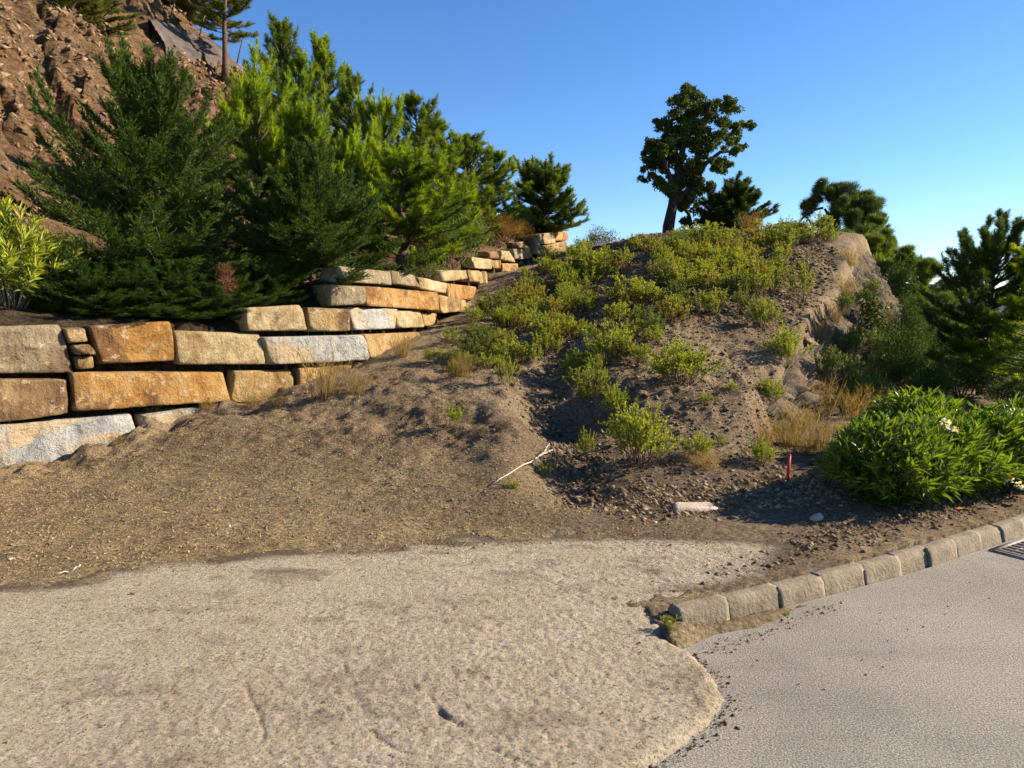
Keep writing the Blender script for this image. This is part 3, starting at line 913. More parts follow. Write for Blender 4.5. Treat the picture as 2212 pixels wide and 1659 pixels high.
def build_wall():
    root = link('stone_retaining_wall', None, loc=(-5.12, 7.1, .0))
    tag(root, 'dry-laid retaining wall of large ochre and grey stone blocks climbing the hillside', 'stone wall')
    base = np.array([-5.12, 7.1, 0])
    for i, (cf, mt, q) in enumerate(BLK):
        rng = np.random.default_rng(200 + i)
        pts = []; nn = np.zeros(3)
        for (x, y) in q:
            p, n = hit_wall(*cf(x, y)); pts.append(p); nn = nn + n
        nn = nn / np.linalg.norm(nn)
        tl, tr, br, bl = pts
        ju = unit((tr - tl)[None])[0] * (.016 if np.linalg.norm(tr - tl) > .5 else .009); jz = np.array([0, 0, .009])
        tl, tr, br, bl = tl + ju - jz * .6, tr - ju - jz * .6, br - ju + jz, bl + ju + jz
        small = np.linalg.norm(tr - tl) < .5
        pr = rng.normal() * .025
        dep = .5 if not small else .36
        f_ = nn * pr
        ex = (tr - tl) * .003
        tilt = rng.normal() * .02
        c = [bl + f_, br + f_, br - nn * dep, bl - nn * dep, tl + f_ - nn * (.03 + tilt), tr + f_ - nn * (.03 - tilt), tr - nn * dep, tl - nn * dep]
        # pixel quads are measured on a vertical face: keep heights, drop the corner order to (fl, fr, br, bl)
        L = np.linalg.norm(tr - tl); H = np.linalg.norm(tl - bl)
        nx = int(np.clip(L / .04, 5, 40)); nz = int(np.clip(H / .038, 4, 16)); ny = 4
        c = [p + rng.normal(size=3) * np.array([.02, .02, .012]) * (1 if not small else .4) for p in c]
        v, f = rough_box(c, nx, ny, nz, min(.012, .05 * H), .009 if not small else .009, 300 + i, 2.6)
        fr_ = (v @ nn); fr_ = smooth(fr_.max() - .14, fr_.max() - .03, fr_)
        o3 = rng.random(3) * 40
        along = unit((tr - tl)[None])[0]
        q3 = np.stack([v @ along * 2.2, v @ nn * .5, v[:, 2] * 2.6], 1)
        rl = np.abs(fbm3(q3 * 1.3 + o3, 3)) * .16 + fbm3(q3 * 4 + o3, 3) * .05 - .03 + np.round(fbm3(q3 * .8 + o3, 2) * 7) / 7 * .10
        v = v + nn * (rl * fr_ * (.75 if not small else .4))[:, None]
        # chipped faces: flat facets knocked off the front
        for k in range(8):
            if k < 4: dv = nn + rng.normal(size=3) * np.array([.3, .3, .45])
            else: dv = nn * .8 + along * rng.choice([-1, 0, 1]) * (.5 + .5 * rng.random()) + np.array([0, 0, 1.0]) * rng.choice([-1, 1]) * (.35 + .5 * rng.random())
            pn = unit(dv[None])[0]
            pr_ = v @ pn
            lim = pr_.max() - rng.random() * (.035 if k < 4 else .02) - .003
            ov = np.clip(pr_ - lim, 0, None)
            v = v - pn * ov[:, None] * .85
        link('stone_block', mesh_np('stone_block', v - base, f, smooth_shade=False), M[mt], root)


build_wall()


# ------------------------------------------------------------------ netted flank of the mound
def build_net_wall():
    L = np.linalg.norm(NETB - NETA); nt_, nh = 230, 90
    t = np.linspace(-.02, 1.35, nt_) * L
    ex = NETA[0] + NETDIR[0] * t; ey = NETA[1] + NETDIR[1] * t
    topz = ground(ex - NETN[0] * .12, ey - NETN[1] * .12, False)[0]
    topz = topz - .03 - np.abs(fbm(t * 1.3, t * 0 + 4, 3)) * .25
    topz = np.convolve(np.r_[[topz[0]] * 3, topz, [topz[-1]] * 3], np.ones(7) / 7, 'valid')
    base = np.r_[NETA, 0.2]
    def P(ti, h, out=0):      # h 0 bottom..1 top
        z = .0 + (np.interp(ti, t, topz) + .0) * h
        o = (np.interp(ti, t, topz) * (1 - h)) * .40 + .10 * (1 - h) - .16 * h ** 5 + out
        return np.stack([NETA[0] + NETDIR[0] * ti + NETN[0] * o, NETA[1] + NETDIR[1] * ti + NETN[1] * o, z], -1)
    T, H = np.meshgrid(t, np.linspace(0, 1, nh))
    V = P(T.ravel(), H.ravel())
    tw = T.ravel() + fbm3(V * 3, 2) * .2; zw = V[:, 2] * 1.25 + fbm3(V * 3 + 9, 2) * .2
    dz = fbm3(V * 1.6, 3) * .26 + facets(tw, zw, .30) * .20 + facets(tw + 3, zw + 7, .13) * .10 + .10
    V = V + np.r_[NETN, .3][None] * (dz * (1.02 - H.ravel() ** 3))[:, None]
    root = link('netted_stone_wall', None, loc=base)
    tag(root, 'steep grey stone flank of the mound held behind rusty wire netting', 'netted wall')
    link('stone_face', mesh_np('stone_face', V - base, grid_faces(nt_, nh), smooth_shade=False), M['netstone'], root)
    w = Acc(); rng = np.random.default_rng(77)
    for ti in np.arange(0, L * 1.33, .13):
        hs = np.linspace(0, 1, 16); pts = P(np.full(16, ti), hs, .0)
        pts = pts + np.r_[NETN, .3][None] * ((fbm3(pts * 2.4, 4) * .16 + .12) * (1.02 - (hs if len(pts) == 16 else h) ** 3))[:, None] + rng.normal(size=(16, 3)) * .012
        tube(w, pts, .0036, .0036, 3)
    for h in np.arange(.02, 1, .055):
        ts = np.linspace(0, L * 1.33, 60); pts = P(ts, np.full(60, h), .0)
        pts = pts + np.r_[NETN, .3][None] * ((fbm3(pts * 2.4, 4) * .16 + .12) * (1.02 - (hs if len(pts) == 16 else h) ** 3))[:, None] + rng.normal(size=(60, 3)) * .012
        tube(w, pts, .0036, .0036, 3)
    a2 = w.mesh('wire_netting'); a2.transform(__import__('mathutils').Matrix.Translation(-Vector(base)))
    link('wire_netting', a2, M['wire'], root)


_ICO = None


def pebble(rng, a, b, c):
    global _ICO
    if _ICO is None:
        g = (1 + 5 ** .5) / 2
        v = np.array([(-1, g, 0), (1, g, 0), (-1, -g, 0), (1, -g, 0), (0, -1, g), (0, 1, g), (0, -1, -g), (0, 1, -g), (g, 0, -1), (g, 0, 1), (-g, 0, -1), (-g, 0, 1)], float)
        f = np.array([(0, 11, 5), (0, 5, 1), (0, 1, 7), (0, 7, 10), (0, 10, 11), (1, 5, 9), (5, 11, 4), (11, 10, 2), (10, 7, 6), (7, 1, 8), (3, 9, 4), (3, 4, 2), (3, 2, 6), (3, 6, 8), (3, 8, 9), (4, 9, 5), (2, 4, 11), (6, 2, 10), (8, 6, 7), (9, 8, 1)])
        _ICO = (v / np.linalg.norm(v[0]), f)
    v, f = _ICO
    v = v * (1 + rng.normal(size=(12, 1)) * .2) * np.array([a, b, c])
    th = rng.random() * 6.28; ph = rng.normal() * .4
    R = np.array([[math.cos(th), -math.sin(th), 0], [math.sin(th), math.cos(th), 0], [0, 0, 1]]) @ np.array([[1, 0, 0], [0, math.cos(ph), -math.sin(ph)], [0, math.sin(ph), math.cos(ph)]])
    return v @ R.T, f


build_net_wall()


# ------------------------------------------------------------------ plants: generators
def shoots_to_needles(acc, S, nl, nw, per_m, rng, spread=(.45, .95), cand=.7):
    """S: list of (p, dir, len, tint)"""
    if not S: return
    p = np.array([s[0] for s in S]); d = unit(np.array([s[1] for s in S])); L = np.array([s[2] for s in S]); tt = np.array([s[3] for s in S])
    cnt = np.maximum(6, (L * per_m).astype(int))
    ix = np.repeat(np.arange(len(S)), cnt); n = len(ix)
    t = rng.random(n) ** .9
    pos = p[ix] + d[ix] * (L[ix] * t)[:, None]
    al = (spread[1] + (spread[0] - spread[1]) * t) * np.where(tt[ix] > .66, cand, 1.0) + rng.normal(size=n) * .12
    nd_ = d[ix] * np.cos(al)[:, None] + perp(d[ix], rng) * np.sin(al)[:, None]
    blades(acc, pos, unit(nd_), nl * (.7 + .5 * rng.random(n)) * (1 - .35 * t), nw, rng, np.clip(tt[ix] + rng.normal(size=n) * .12, 0, 1))


def make_pine(seed, H=3.5, R=1.1, base=.1, nwh=12, per=5, candle=.32, nl=.13, nw=.012, up0=.3, up1=.9, dens=1.0, per_m=210, shape=.7, trunk_r=.055, yellow=.75, lean=0.0, needles_mat=None):
    rng = np.random.default_rng(seed)
    wood = Acc(); S = []
    tp = np.array([[lean * H * (i / 7) ** 1.4 + rng.normal() * .012 * H, rng.normal() * .012 * H, H * .97 * i / 7] for i in range(8)]); tp[0] = (0, 0, -.15)
    tube(wood, tp, trunk_r, trunk_r * .2, 7)
    def trunk_at(z): return np.array([np.interp(z, tp[:, 2], tp[:, k]) for k in range(3)])
    UP = np.array([0, 0, 1.0])
    for i in range(nwh):
        f = i / (nwh - 1); h = H * (base + (.94 - base) * f)
        r = R * ((1 - f) ** shape * (.6 + .4 * min(1, f / .18)) + .10)
        for j in range(per + int(rng.random() * 2)):
            az = rng.random() * 6.283; el = up0 + (up1 - up0) * f + rng.normal() * .14
            Lb = r * (.62 + .55 * rng.random()) / max(.45, math.cos(el))
            o = np.array([math.cos(az), math.sin(az), 0])
            p = trunk_at(h + rng.normal() * .06); pts = [p]
            for k in range(4):
                e = el + k * .16
                p = p + (o * math.cos(e) + UP * math.sin(e)) * Lb / 4 + rng.normal(size=3) * .03 * Lb; pts.append(p)
            pts = np.array(pts)
            tube(wood, pts, .012 + .012 * Lb, .005, 4)
            nS = int(Lb / .085 * dens) + 2
            for q in range(nS):
                t = .22 + .78 * (q + rng.random()) / nS
                pp = np.array([np.interp(t * 4, range(5), pts[:, c]) for c in range(3)])
                bd = unit((pts[min(4, int(t * 4) + 1)] - pts[min(3, int(t * 4))])[None])[0]
                side = np.cross(bd, UP) * (1 if rng.random() < .5 else -1)
                d = bd * .6 + side * (.3 + .6 * rng.random()) + UP * (.15 + .55 * rng.random()) + rng.normal(size=3) * .15
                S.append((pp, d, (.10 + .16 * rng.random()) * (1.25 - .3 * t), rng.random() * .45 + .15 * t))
            e = pts[-1]
            for q in range(4):
                d = UP * 1.0 + o * .22 + rng.normal(size=3) * (.20 if q else .06)
                S.append((e, d, candle * (1 if q == 0 else .65) * (.7 + .5 * rng.random()), yellow + rng.random() * .25))
    for q in range(6):
        d = UP + rng.normal(size=3) * (.05 if q == 0 else .35)
        S.append((tp[-1], d, candle * (1.6 if q == 0 else 1), yellow + rng.random() * .25))
    nd_ = Acc(); shoots_to_needles(nd_, S, nl, nw, per_m, rng)
    return wood.mesh('trunk', True), nd_.mesh('crown'), H


def make_cypress(seed, H=3.9, R=1.5, nb=150, nl=.05, nw=.009, leaders=3, twigs=26):
    """feathery conifer: upswept plumes carried on branches from near the ground"""
    rng = np.random.default_rng(seed); wood = Acc(); S = []; UP = np.array([0, 0, 1.0])
    tube(wood, [(0, 0, -.15), (.02, 0, H * .4), (0, .03, H * .93)], .075, .012, 7)
    for i in range(nb):
        f = (i / nb) ** 1.05
        h = H * (.03 + .86 * f)
        r = R * ((1 - f) ** .85 * (.78 + .22 * min(1, f / .12)) + .09)
        az = i * 2.39996 + rng.normal() * .3
        el = -.05 + 1.0 * f + rng.normal() * .18
        Lb = r * (.42 + .80 * rng.random() ** 1.3) / max(.5, math.cos(el))
        o = np.array([math.cos(az), math.sin(az), 0]); p = np.array([0, 0, h]); pts = [p]
        for k in range(5):
            e = el + .09 * k * k * .35
            p = p + (o * math.cos(e) + UP * math.sin(e)) * Lb / 5 + rng.normal(size=3) * .02 * Lb; pts.append(p)
        pts = np.array(pts); tube(wood, pts, .007 + .009 * Lb, .003, 4)
        nt_ = int(twigs * Lb / 1.2) + 4
        for q in range(nt_):
            t = .15 + .85 * (q + rng.random()) / nt_
            pp = np.array([np.interp(t * 5, range(6), pts[:, c]) for c in range(3)])
            k = min(4, int(t * 5)); bd = unit((pts[k + 1] - pts[k])[None])[0]
            side = np.cross(bd, UP) * (1 if q % 2 else -1)
            d = unit((bd * .85 + side * (.4 + .35 * rng.random()) + UP * (.15 + .45 * rng.random()) + rng.normal(size=3) * .16)[None])[0]
            Lt = (.30 - .15 * t) * (.7 + .6 * rng.random())
            tn = .15 + .55 * rng.random()
            S.append((pp, d, Lt, tn))
            for w in range(3):
                tw = .3 + .22 * w
                d2 = d * .8 + np.cross(d, UP) * (.6 if w % 2 else -.6) + rng.normal(size=3) * .2
                S.append((pp + d * Lt * tw, d2, Lt * .5, tn + .1))
        S.append((pts[-1], pts[-1] - pts[-2], .16, .8))
    for k in range(leaders):
        a = rng.random() * 6.28
        S.append((np.array([0, 0, H * .9]), UP + np.array([math.cos(a), math.sin(a), 0]) * .2 * k, H * .1, .7))
    nd_ = Acc(); shoots_to_needles(nd_, S, nl, nw, 135, rng, (.35, .75))
    return wood.mesh('trunk', True), nd_.mesh('crown'), H


def ball_pts(n, rng, shell=.55):
    d = unit(rng.normal(size=(n, 3)))
    return d * (shell + (1 - shell) * rng.random(n) ** .7)[:, None], d


def clump_leaves(acc, c, r, n, rng, L, W, needle=False, flat=.8, tint0=None, updir=.3):
    q, d = ball_pts(n, rng, .3)
    pos = np.asarray(c) + q * r * np.array([1, 1, flat]) * (1 + .25 * rng.normal(size=(n, 1)))
    dd = unit(d * .7 + rng.normal(size=(n, 3)) * .6 + np.array([0, 0, updir]))
    t = (rng.random() * .5 if tint0 is None else tint0) + rng.random(n) * .4
    if needle: blades(acc, pos, dd, L * (.7 + .6 * rng.random(n)), W, rng, np.clip(t, 0, 1))
    else: leaves(acc, pos, dd, L * (.7 + .6 * rng.random(n)), W * (.8 + .4 * rng.random(n)), rng, np.clip(t, 0, 1))


def make_bush(seed, H, R, n_cl, per, L, W, needle=False, stems=8, cl_r=.28, flat=.9):
    """rounded shrub built of leafy clumps on stems; open between them"""
    rng = np.random.default_rng(seed); w = Acc(); a = Acc()
    for i in range(n_cl):
        d = unit(rng.normal(size=(1, 3)))[0]; d[2] = abs(d[2]) * 1.0
        rr = .45 + .5 * rng.random()
        c = np.array([d[0] * R * rr, d[1] * R * rr, H * (.22 + .66 * d[2] * rr + .1 * rng.random())])
        r = cl_r * R * (.6 + .7 * rng.random())
        clump_leaves(a, c, r, int(per * (.6 + .8 * rng.random())), rng, L, W, needle, flat)
        if i % max(1, n_cl // max(1, stems * 2)) == 0:
            tube(w, bend((rng.normal() * .04, rng.normal() * .04, -.08), c, rng, 4, .06), .014 * (H + .2), .004, 4)
    return w.mesh('stem', True), a.mesh('foliage')


def make_fleabane(seed, H=.55, R=.3, nst=16, leafL=.05, leafW=.014, lv=52):
    """clump of upright woody stems with leafy tops"""
    rng = np.random.default_rng(seed); w = Acc(); a = Acc()
    for i in range(nst):
        az = rng.random() * 6.283; lean = rng.random() ** .7
        tip = np.array([math.cos(az) * R * lean, math.sin(az) * R * lean, H * (1 - .35 * lean ** 2) * (.65 + .45 * rng.random())])
        b = np.array([math.cos(az) * R * .18, math.sin(az) * R * .18, -.04])
        pts = bend(b, tip, rng, 5, .05); pts[2:4, 2] += .03 * H
        tube(w, pts, .0055, .0025, 3)
        side = []
        for sidx in range(3):
            t0 = .35 + .5 * rng.random(); p0 = np.array([np.interp(t0 * 4, range(5), pts[:, c]) for c in range(3)])
            q = p0 + (tip - p0) * .6 + rng.normal(size=3) * R * .2; q[2] = max(q[2], p0[2] + .04)
            side.append((p0, q))
        for (p0, p1, n, lo) in [(pts[0], pts[-1], lv, .38)] + [(s[0], s[1], lv // 3, .15) for s in side]:
            t = lo + (1.02 - lo) * rng.random(n) ** .75
            if p0 is pts[0]: pos = np.stack([np.interp(t * 4, range(5), pts[:, c]) for c in range(3)], 1)
            else: pos = p0 + (p1 - p0) * t[:, None]
            ax = unit((p1 - p0)[None])
            d = unit(ax * .75 + perp(np.repeat(ax, n, 0), rng) * .8 + np.array([0, 0, .25]))
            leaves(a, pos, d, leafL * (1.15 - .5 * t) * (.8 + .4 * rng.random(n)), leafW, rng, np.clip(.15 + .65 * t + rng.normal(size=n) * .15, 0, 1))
    return w.mesh('stem', True), a.mesh('foliage')


def make_oleander(seed, H, R, nst, leafL=.13, leafW=.019, whorls=9, lo=.35):
    rng = np.random.default_rng(seed); w = Acc(); a = Acc()
    for i in range(nst):
        az = rng.random() * 6.283; lean = math.sqrt(rng.random())
        tip = np.array([math.cos(az) * R * lean, math.sin(az) * R * lean, H * (1 - .62 * lean ** 2.6) * (.80 + .25 * rng.random())])
        b = np.array([math.cos(az) * R * .25 * lean, math.sin(az) * R * .25 * lean, -.05])
        pts = bend(b, tip, rng, 6, .03); pts[1:5, 2] += np.array([.02, .05, .06, .03]) * H * lean
        tube(w, pts, .009, .004, 4)
        for k in range(whorls):
            t = lo + (1 - lo) * (k + .5 * rng.random()) / (whorls - .5); t = min(t, 1.0)
            p = np.array([np.interp(t * 5, range(6), pts[:, c]) for c in range(3)])
            kk = min(4, int(t * 5)); ax = unit((pts[kk + 1] - pts[kk])[None])
            n = 4
            op = 1.15 - .65 * (k / whorls)
            d = unit(np.repeat(ax, n, 0) * math.cos(op) + perp(np.repeat(ax, n, 0), rng) * math.sin(op) + rng.normal(size=(n, 3)) * .1)
            leaves(a, np.repeat(p[None], n, 0) + rng.normal(size=(n, 3)) * .01, d, leafL * (.7 + .5 * rng.random(n)), leafW, rng,
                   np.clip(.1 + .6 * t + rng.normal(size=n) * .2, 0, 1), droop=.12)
    return w.mesh('stem', True), a.mesh('foliage')


def make_drygrass(seed, H=.4, n=160, R=.12, W=.004):
    rng = np.random.default_rng(seed); a = Acc()
    az = rng.random(n) * 6.283; r = R * rng.random(n)
    pos = np.stack([np.cos(az) * r, np.sin(az) * r, np.full(n, -.02)], 1)
    d = unit(np.stack([np.cos(az) * .5 * rng.random(n), np.sin(az) * .5 * rng.random(n), np.ones(n)], 1) + rng.normal(size=(n, 3)) * .15)
    L = H * (.45 + .6 * rng.random(n))
    blades(a, pos, d, L, W, rng, rng.random(n))
    k = rng.random(n) < .7
    p2 = pos[k] + d[k] * (L[k] * (.45 + .45 * rng.random(k.sum())))[:, None]
    for _ in range(3):
        blades(a, p2, unit(d[k] + perp(d[k], rng) * .6), .06 + .05 * rng.random(k.sum()), W, rng, rng.random(k.sum()))
    return a.mesh('foliage')


def plant(name, parts, loc, label, cat, group=None, scale=(1, 1, 1), rot=0):
    """parts: [(part_name, mesh, material)]"""
    r = link(name, None, loc=loc); r.scale = scale; r.rotation_euler = (0, 0, rot)
    for pn, me, mt in parts: link(pn, me, mt, r)
    return tag(r, label, cat, group)


# ------------------------------------------------------------------ trees on the terrace and slope
PV = {
    'bright': [make_pine(11, 3.2, .95, .05, 10, 5, .46, .13, .009, .45, 1.05, 1.05, 330, .5, yellow=.72), make_pine(12, 3.2, .85, .05, 10, 5, .40, .13, .009, .4, 1.05, 1.05, 330, .55, yellow=.66)],
    'mid': [make_pine(21, 4.0, 1.0, .10, 13, 5, .26, .13, .010, .25, .95, 1.1, 290, .6, yellow=.6), make_pine(22, 4.0, .9, .12, 13, 5, .26, .13, .010, .25, .95, 1.1, 290, .65, yellow=.6)],
    'thin': [make_pine(31, 6.0, 1.0, .34, 12, 4, .26, .17, .016, .1, .9, 1.1, 240, .5, trunk_r=.09, yellow=.5)],
}


def upz(x, y): return float(UPPER(np.array([x]), np.array([y]))[0])


def stand(u, vtop, Y, meshes, mats, width_px, name, label, cat, group=None, rot=None, seed=0, Rnom=1.0):
    tr, cr, H = meshes
    co = np.empty(len(cr.vertices) * 3, dtype=np.float32); cr.vertices.foreach_get('co', co); H = float(co[2::3].max()) / 1.04
    x = float(at(u, 300, Y)[0]); g = gz(x, Y) - .05
    ztop = at(u, vtop, Y)[2]
    sz = max(.25, (ztop - g) / (H * 1.04)); sx = 1.22 * width_px / 711 * Y / (2 * Rnom)
    rng = random.Random(seed + int(u * 7))
    return plant(name, [('trunk', tr, mats[0]), ('crown', cr, mats[1])], (x, Y, g), label, cat, group, (sx, sx, sz), rng.random() * 6.28 if rot is None else rot)


GP = 'pines growing on the terrace above the stone wall'
PINES = [
    (262, 52, 13.0, 'bright', 0, 'pineB', 120, 'young pine with tall bright yellow-green candles rising just right of the big dark cypress'),
    (306, 90, 12.6, 'bright', 1, 'pineB', 105, 'fresh green pine directly behind the smaller dark conifer on the wall'),
    (290, 12, 19.0, 'mid', 0, 'pineM', 84, 'tall green pine in front of the bare slope strip, topping out against the sky'),
    (308, 42, 17.0, 'mid', 1, 'pineB', 66, 'yellowish pine leaning close in front of the taller green pine'),
    (334, 26, 19.5, 'mid', 1, 'pineM', 74, 'narrow dark-topped pine with a clear trunk, second highest against the sky'),
    (358, 66, 16.5, 'mid', 0, 'pineM', 70, 'pine with light tips tucked against the narrow dark-topped pine'),
    (350, 116, 12.4, 'bright', 0, 'pineB', 76, 'small yellowest pine with golden-green candles in the middle of the terrace'),
    (383, 84, 14.0, 'bright', 1, 'pineB', 92, 'bright pine with one tall pointed leader left of the spread-armed pine'),
    (417, 86, 16.5, 'mid', 0, 'pineM', 84, 'pine with spread candle arms against the sky above the terrace centre'),
    (404, 138, 12.6, 'bright', 1, 'pineB', 150, 'broad sunlit pine on a short dark trunk just above the stepped wall blocks'),
    (446, 112, 17.0, 'mid', 1, 'pineM', 84, 'soft green pine right of the spread-armed pine on the falling skyline'),
    (470, 128, 19.0, 'mid', 0, 'pineM', 86, 'green pine low on the skyline before the round-topped last one'),
    (492, 146, 20.5, 'mid', 1, 'pineD', 76, 'round-topped darker pine ending the terrace row beside the gap of sky'),
    (440, 165, 14.8, 'mid', 0, 'pineM', 96, 'low bushy pine behind the green terrace shrubs'),
    (325, 150, 11.8, 'bright', 1, 'pineB', 80, 'short pine half hidden behind the smaller dark conifer'),
    (232, -60, 23.5, 'thin', 0, 'pineO', 66, 'tall thin-trunked pine with sparse olive crown beside the grey slope strip'),
    (204, -30, 27.5, 'thin', 0, 'pineM', 100, 'sparse olive pine standing behind the grey slope strip'),
    (182, -10, 28.5, 'thin', 0, 'pineM', 80, 'faint green pine behind the top end of the grey slope strip'),
]
for k, (u, vt, Y, kd, vi, mt, w, lab) in enumerate(PINES):
    Rn = {'bright': .95, 'mid': 1.0, 'thin': 1.15}[kd]
    stand(u, vt, Y, PV[kd][vi % len(PV[kd])], (M['bark'], M[mt]), w, 'pine_tree', lab, 'pine tree', GP, seed=k, Rnom=Rn)
# scrubby pines along the cliff top
SCR = make_pine(41, 2.6, 1.0, .2, 8, 5, .2, .14, .018, .1, .8, 1.3, 200, .45, trunk_r=.05, yellow=.6)
def hit_up(u, v):
    d = ray(u, v); ys = np.linspace(8, 34, 520); xx = d[0] / d[1] * ys; zr = EYE + d[2] / d[1] * ys
    z = ground(xx, ys)[0]; i = int(np.argmax((z > zr) & (ys > 9.0)))
    return np.array([xx[i], ys[i], z[i]])


for k, (u, vt, Y, w, lab) in enumerate([(62, -52, 18, 66, 'scrubby yellowish pine leftmost on the cliff top'), (90, -40, 30, 62, 'scrubby pine with bare crooked trunk on the cliff top between two others'),
                                        (116, -18, 46, 60, 'scrubby low pine on the cliff top nearest the grey slope strip')]):
    Y = float(hit_up(u, Y)[1]) + .2
    stand(u, vt, Y, SCR, (M['bark'], M['pineO']), w, 'scrub_pine', lab, 'pine tree', 'scrub pines on the cliff top', seed=90 + k)

# the two big dark conifers
CY1 = make_cypress(51, 3.9, 2.0, 170, nl=.06, nw=.010, twigs=32)
x = float(at(160, 300, 9.9)[0]); g = gz(x, 9.9)
cy = plant('cypress_tree', [('trunk', CY1[0], M['bark']), ('crown', CY1[1], M['cyp'])], (x, 9.9, g - .05), 'huge dark feathery conifer spreading over the left end of the stone wall', 'conifer tree',
           None, (1.06, 1.06, (at(160, 20, 9.9)[2] - g) / top_of(CY1[1])), .4)
ds = Acc(); rng = np.random.default_rng(5)
for k in range(26):
    clump_leaves(ds, (rng.normal() * .05, rng.normal() * .05, .32 * rng.random()), .07, 40, rng, .06, .008, True, 1.2)
dm = ds.mesh('dead_spray')
dp = at(227, 288, 9.0)
d_ = link('dead_spray', dm, M['dead'], cy); d_['label'] = 'dead rust-brown spray hanging at the front'
d_.location = ((dp[0] - x) / 1.06 * math.cos(-.4) - (dp[1] - 9.9) / 1.06 * math.sin(-.4), (dp[0] - x) / 1.06 * math.sin(-.4) + (dp[1] - 9.9) / 1.06 * math.cos(-.4), (dp[2] - g) / cy.scale[2])
CY2 = make_cypress(52, 2.5, 1.55, 130, nl=.06, nw=.010, twigs=32)
x = float(at(312, 300, 10.45)[0]); g = gz(x, 10.45)
plant('cypress_tree', [('trunk', CY2[0], M['bark']), ('crown', CY2[1], M['cyp'])], (x, 10.45, g - .12), 'smaller dark feathery conifer hanging over the step in the stone wall', 'conifer tree',
      None, (1.0, 1.0, (at(312, 130, 10.45)[2] - g) / top_of(CY2[1])), 1.9)
for k, (u, vt, Y, w, lab) in enumerate([(88, 262, 8.35, 84, 'low dark conifer spray beside the yellow oleander on the wall top'), (132, 256, 8.65, 96, 'low dark conifer under the left side of the huge one'),
                                        (178, 258, 8.95, 92, 'low dark conifer under the middle of the huge one'), (226, 262, 9.3, 84, 'low dark conifer just behind the dead rust-brown spray'),
                                        (52, 275, 8.3, 60, 'low dark conifer spray at the foot of the yellow oleander stems'), (272, 262, 9.9, 76, 'low dark conifer over the step in the wall')]):
    stand(u, vt, Y, CY2, (M['bark'], M['cyp']), w, 'conifer_sapling', lab, 'conifer', 'low conifers along the wall top', seed=130 + k, Rnom=1.3)
CY3 = make_pine(53, 3.0, 1.0, .02, 12, 9, .34, .15, .012, .15, 1.0, 1.5, 260, .22, yellow=.7)
x = float(at(545, 300, 23.2)[0]); g = gz(x, 23.2)
plant('pine_tree', [('trunk', CY3[0], M['bark']), ('crown', CY3[1], M['pineM'])], (x, 23.2, g - .1), 'lone dark bushy conifer standing on the far end of the stone wall', 'conifer tree',
      None, (1.35, 1.35, (at(545, 143, 23.2)[2] - g) / top_of(CY3[1])), 0)

# terrace shrubs
TB = [make_bush(61, .9, .7, 60, 90, .055, .013), make_bush(62, .8, .6, 46, 90, .06, .012), make_bush(63, .7, .7, 60, 110, .05, .008)]
for k, (u, vt, Y, w, vi, mt, lab) in enumerate([
        (447, 200, 14.6, 66, 0, 'shrubD', 'dense green terrace shrub behind the upper wall blocks'),
        (473, 208, 16.6, 56, 1, 'shrubD', 'green terrace shrub beside the rusty brown bush'),
        (424, 244, 12.6, 44, 1, 'shrubD', 'low green shrub at the edge directly over the stepped wall'),
        (448, 244, 15.2, 40, 0, 'shrubD', 'low shrub spilling towards the small upper wall stones'),
        (505, 214, 19.5, 52, 2, 'rust', 'rounded rusty brown bush on the terrace near the far wall end'),
        (520, 222, 20.6, 36, 2, 'rust', 'smaller rusty tuft on the right of the rounded brown bush'),
        (518, 200, 22.0, 40, 1, 'olive', 'blue-grey shrub in the gap left of the lone far conifer'),
        (412, 258, 11.9, 18, 1, 'oleaY', 'tiny yellow-green sprout on the wall edge'),
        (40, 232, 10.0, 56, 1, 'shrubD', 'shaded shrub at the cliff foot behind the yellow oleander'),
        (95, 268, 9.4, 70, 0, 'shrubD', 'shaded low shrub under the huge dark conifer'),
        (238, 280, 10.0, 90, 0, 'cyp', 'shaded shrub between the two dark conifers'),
        (282, 282, 10.2, 66, 1, 'cyp', 'dark shrub above the step in the wall under the smaller conifer')]):
    x = float(at(u, 300, Y)[0]); g = gz(x, Y); zt = at(u, vt, Y)[2]; H = [.9, .8, .7][vi]; R = [.7, .6, .7][vi]
    sx = w / 711 * Y / 2 / R
    plant('terrace_shrub', [('stem', TB[vi][0], M['stem']), ('foliage', TB[vi][1], M[mt])], (x, Y, g - .02), lab, 'shrub', 'shrubs on the terrace above the wall', (sx, sx, max(.3, (zt - g) / H)), k * 1.3)

OL1 = make_oleander(71, 1.25, .75, 46, .19, .026, 13, .30)
for k, (u, Y, s, lab) in enumerate([(8, 8.0, 1.0, 'yellow-green oleander with bare pale stems at the left end of the wall top'), (56, 8.9, .72, 'small thin yellow oleander shoot in front of the cliff foot')]):
    x = float(at(u, 300, Y)[0]); g = gz(x, Y)
    plant('oleander_bush', [('stem', OL1[0], M['stemP']), ('foliage', OL1[1], M['oleaY'])], (x, Y, g), lab, 'oleander', 'oleanders on the wall top', (s * .78, s * .78, s * .92), k * 2.0)


# ------------------------------------------------------------------ mound trees
def c3(x, y): return (520 + x * .22785, 80 + y * .22785)


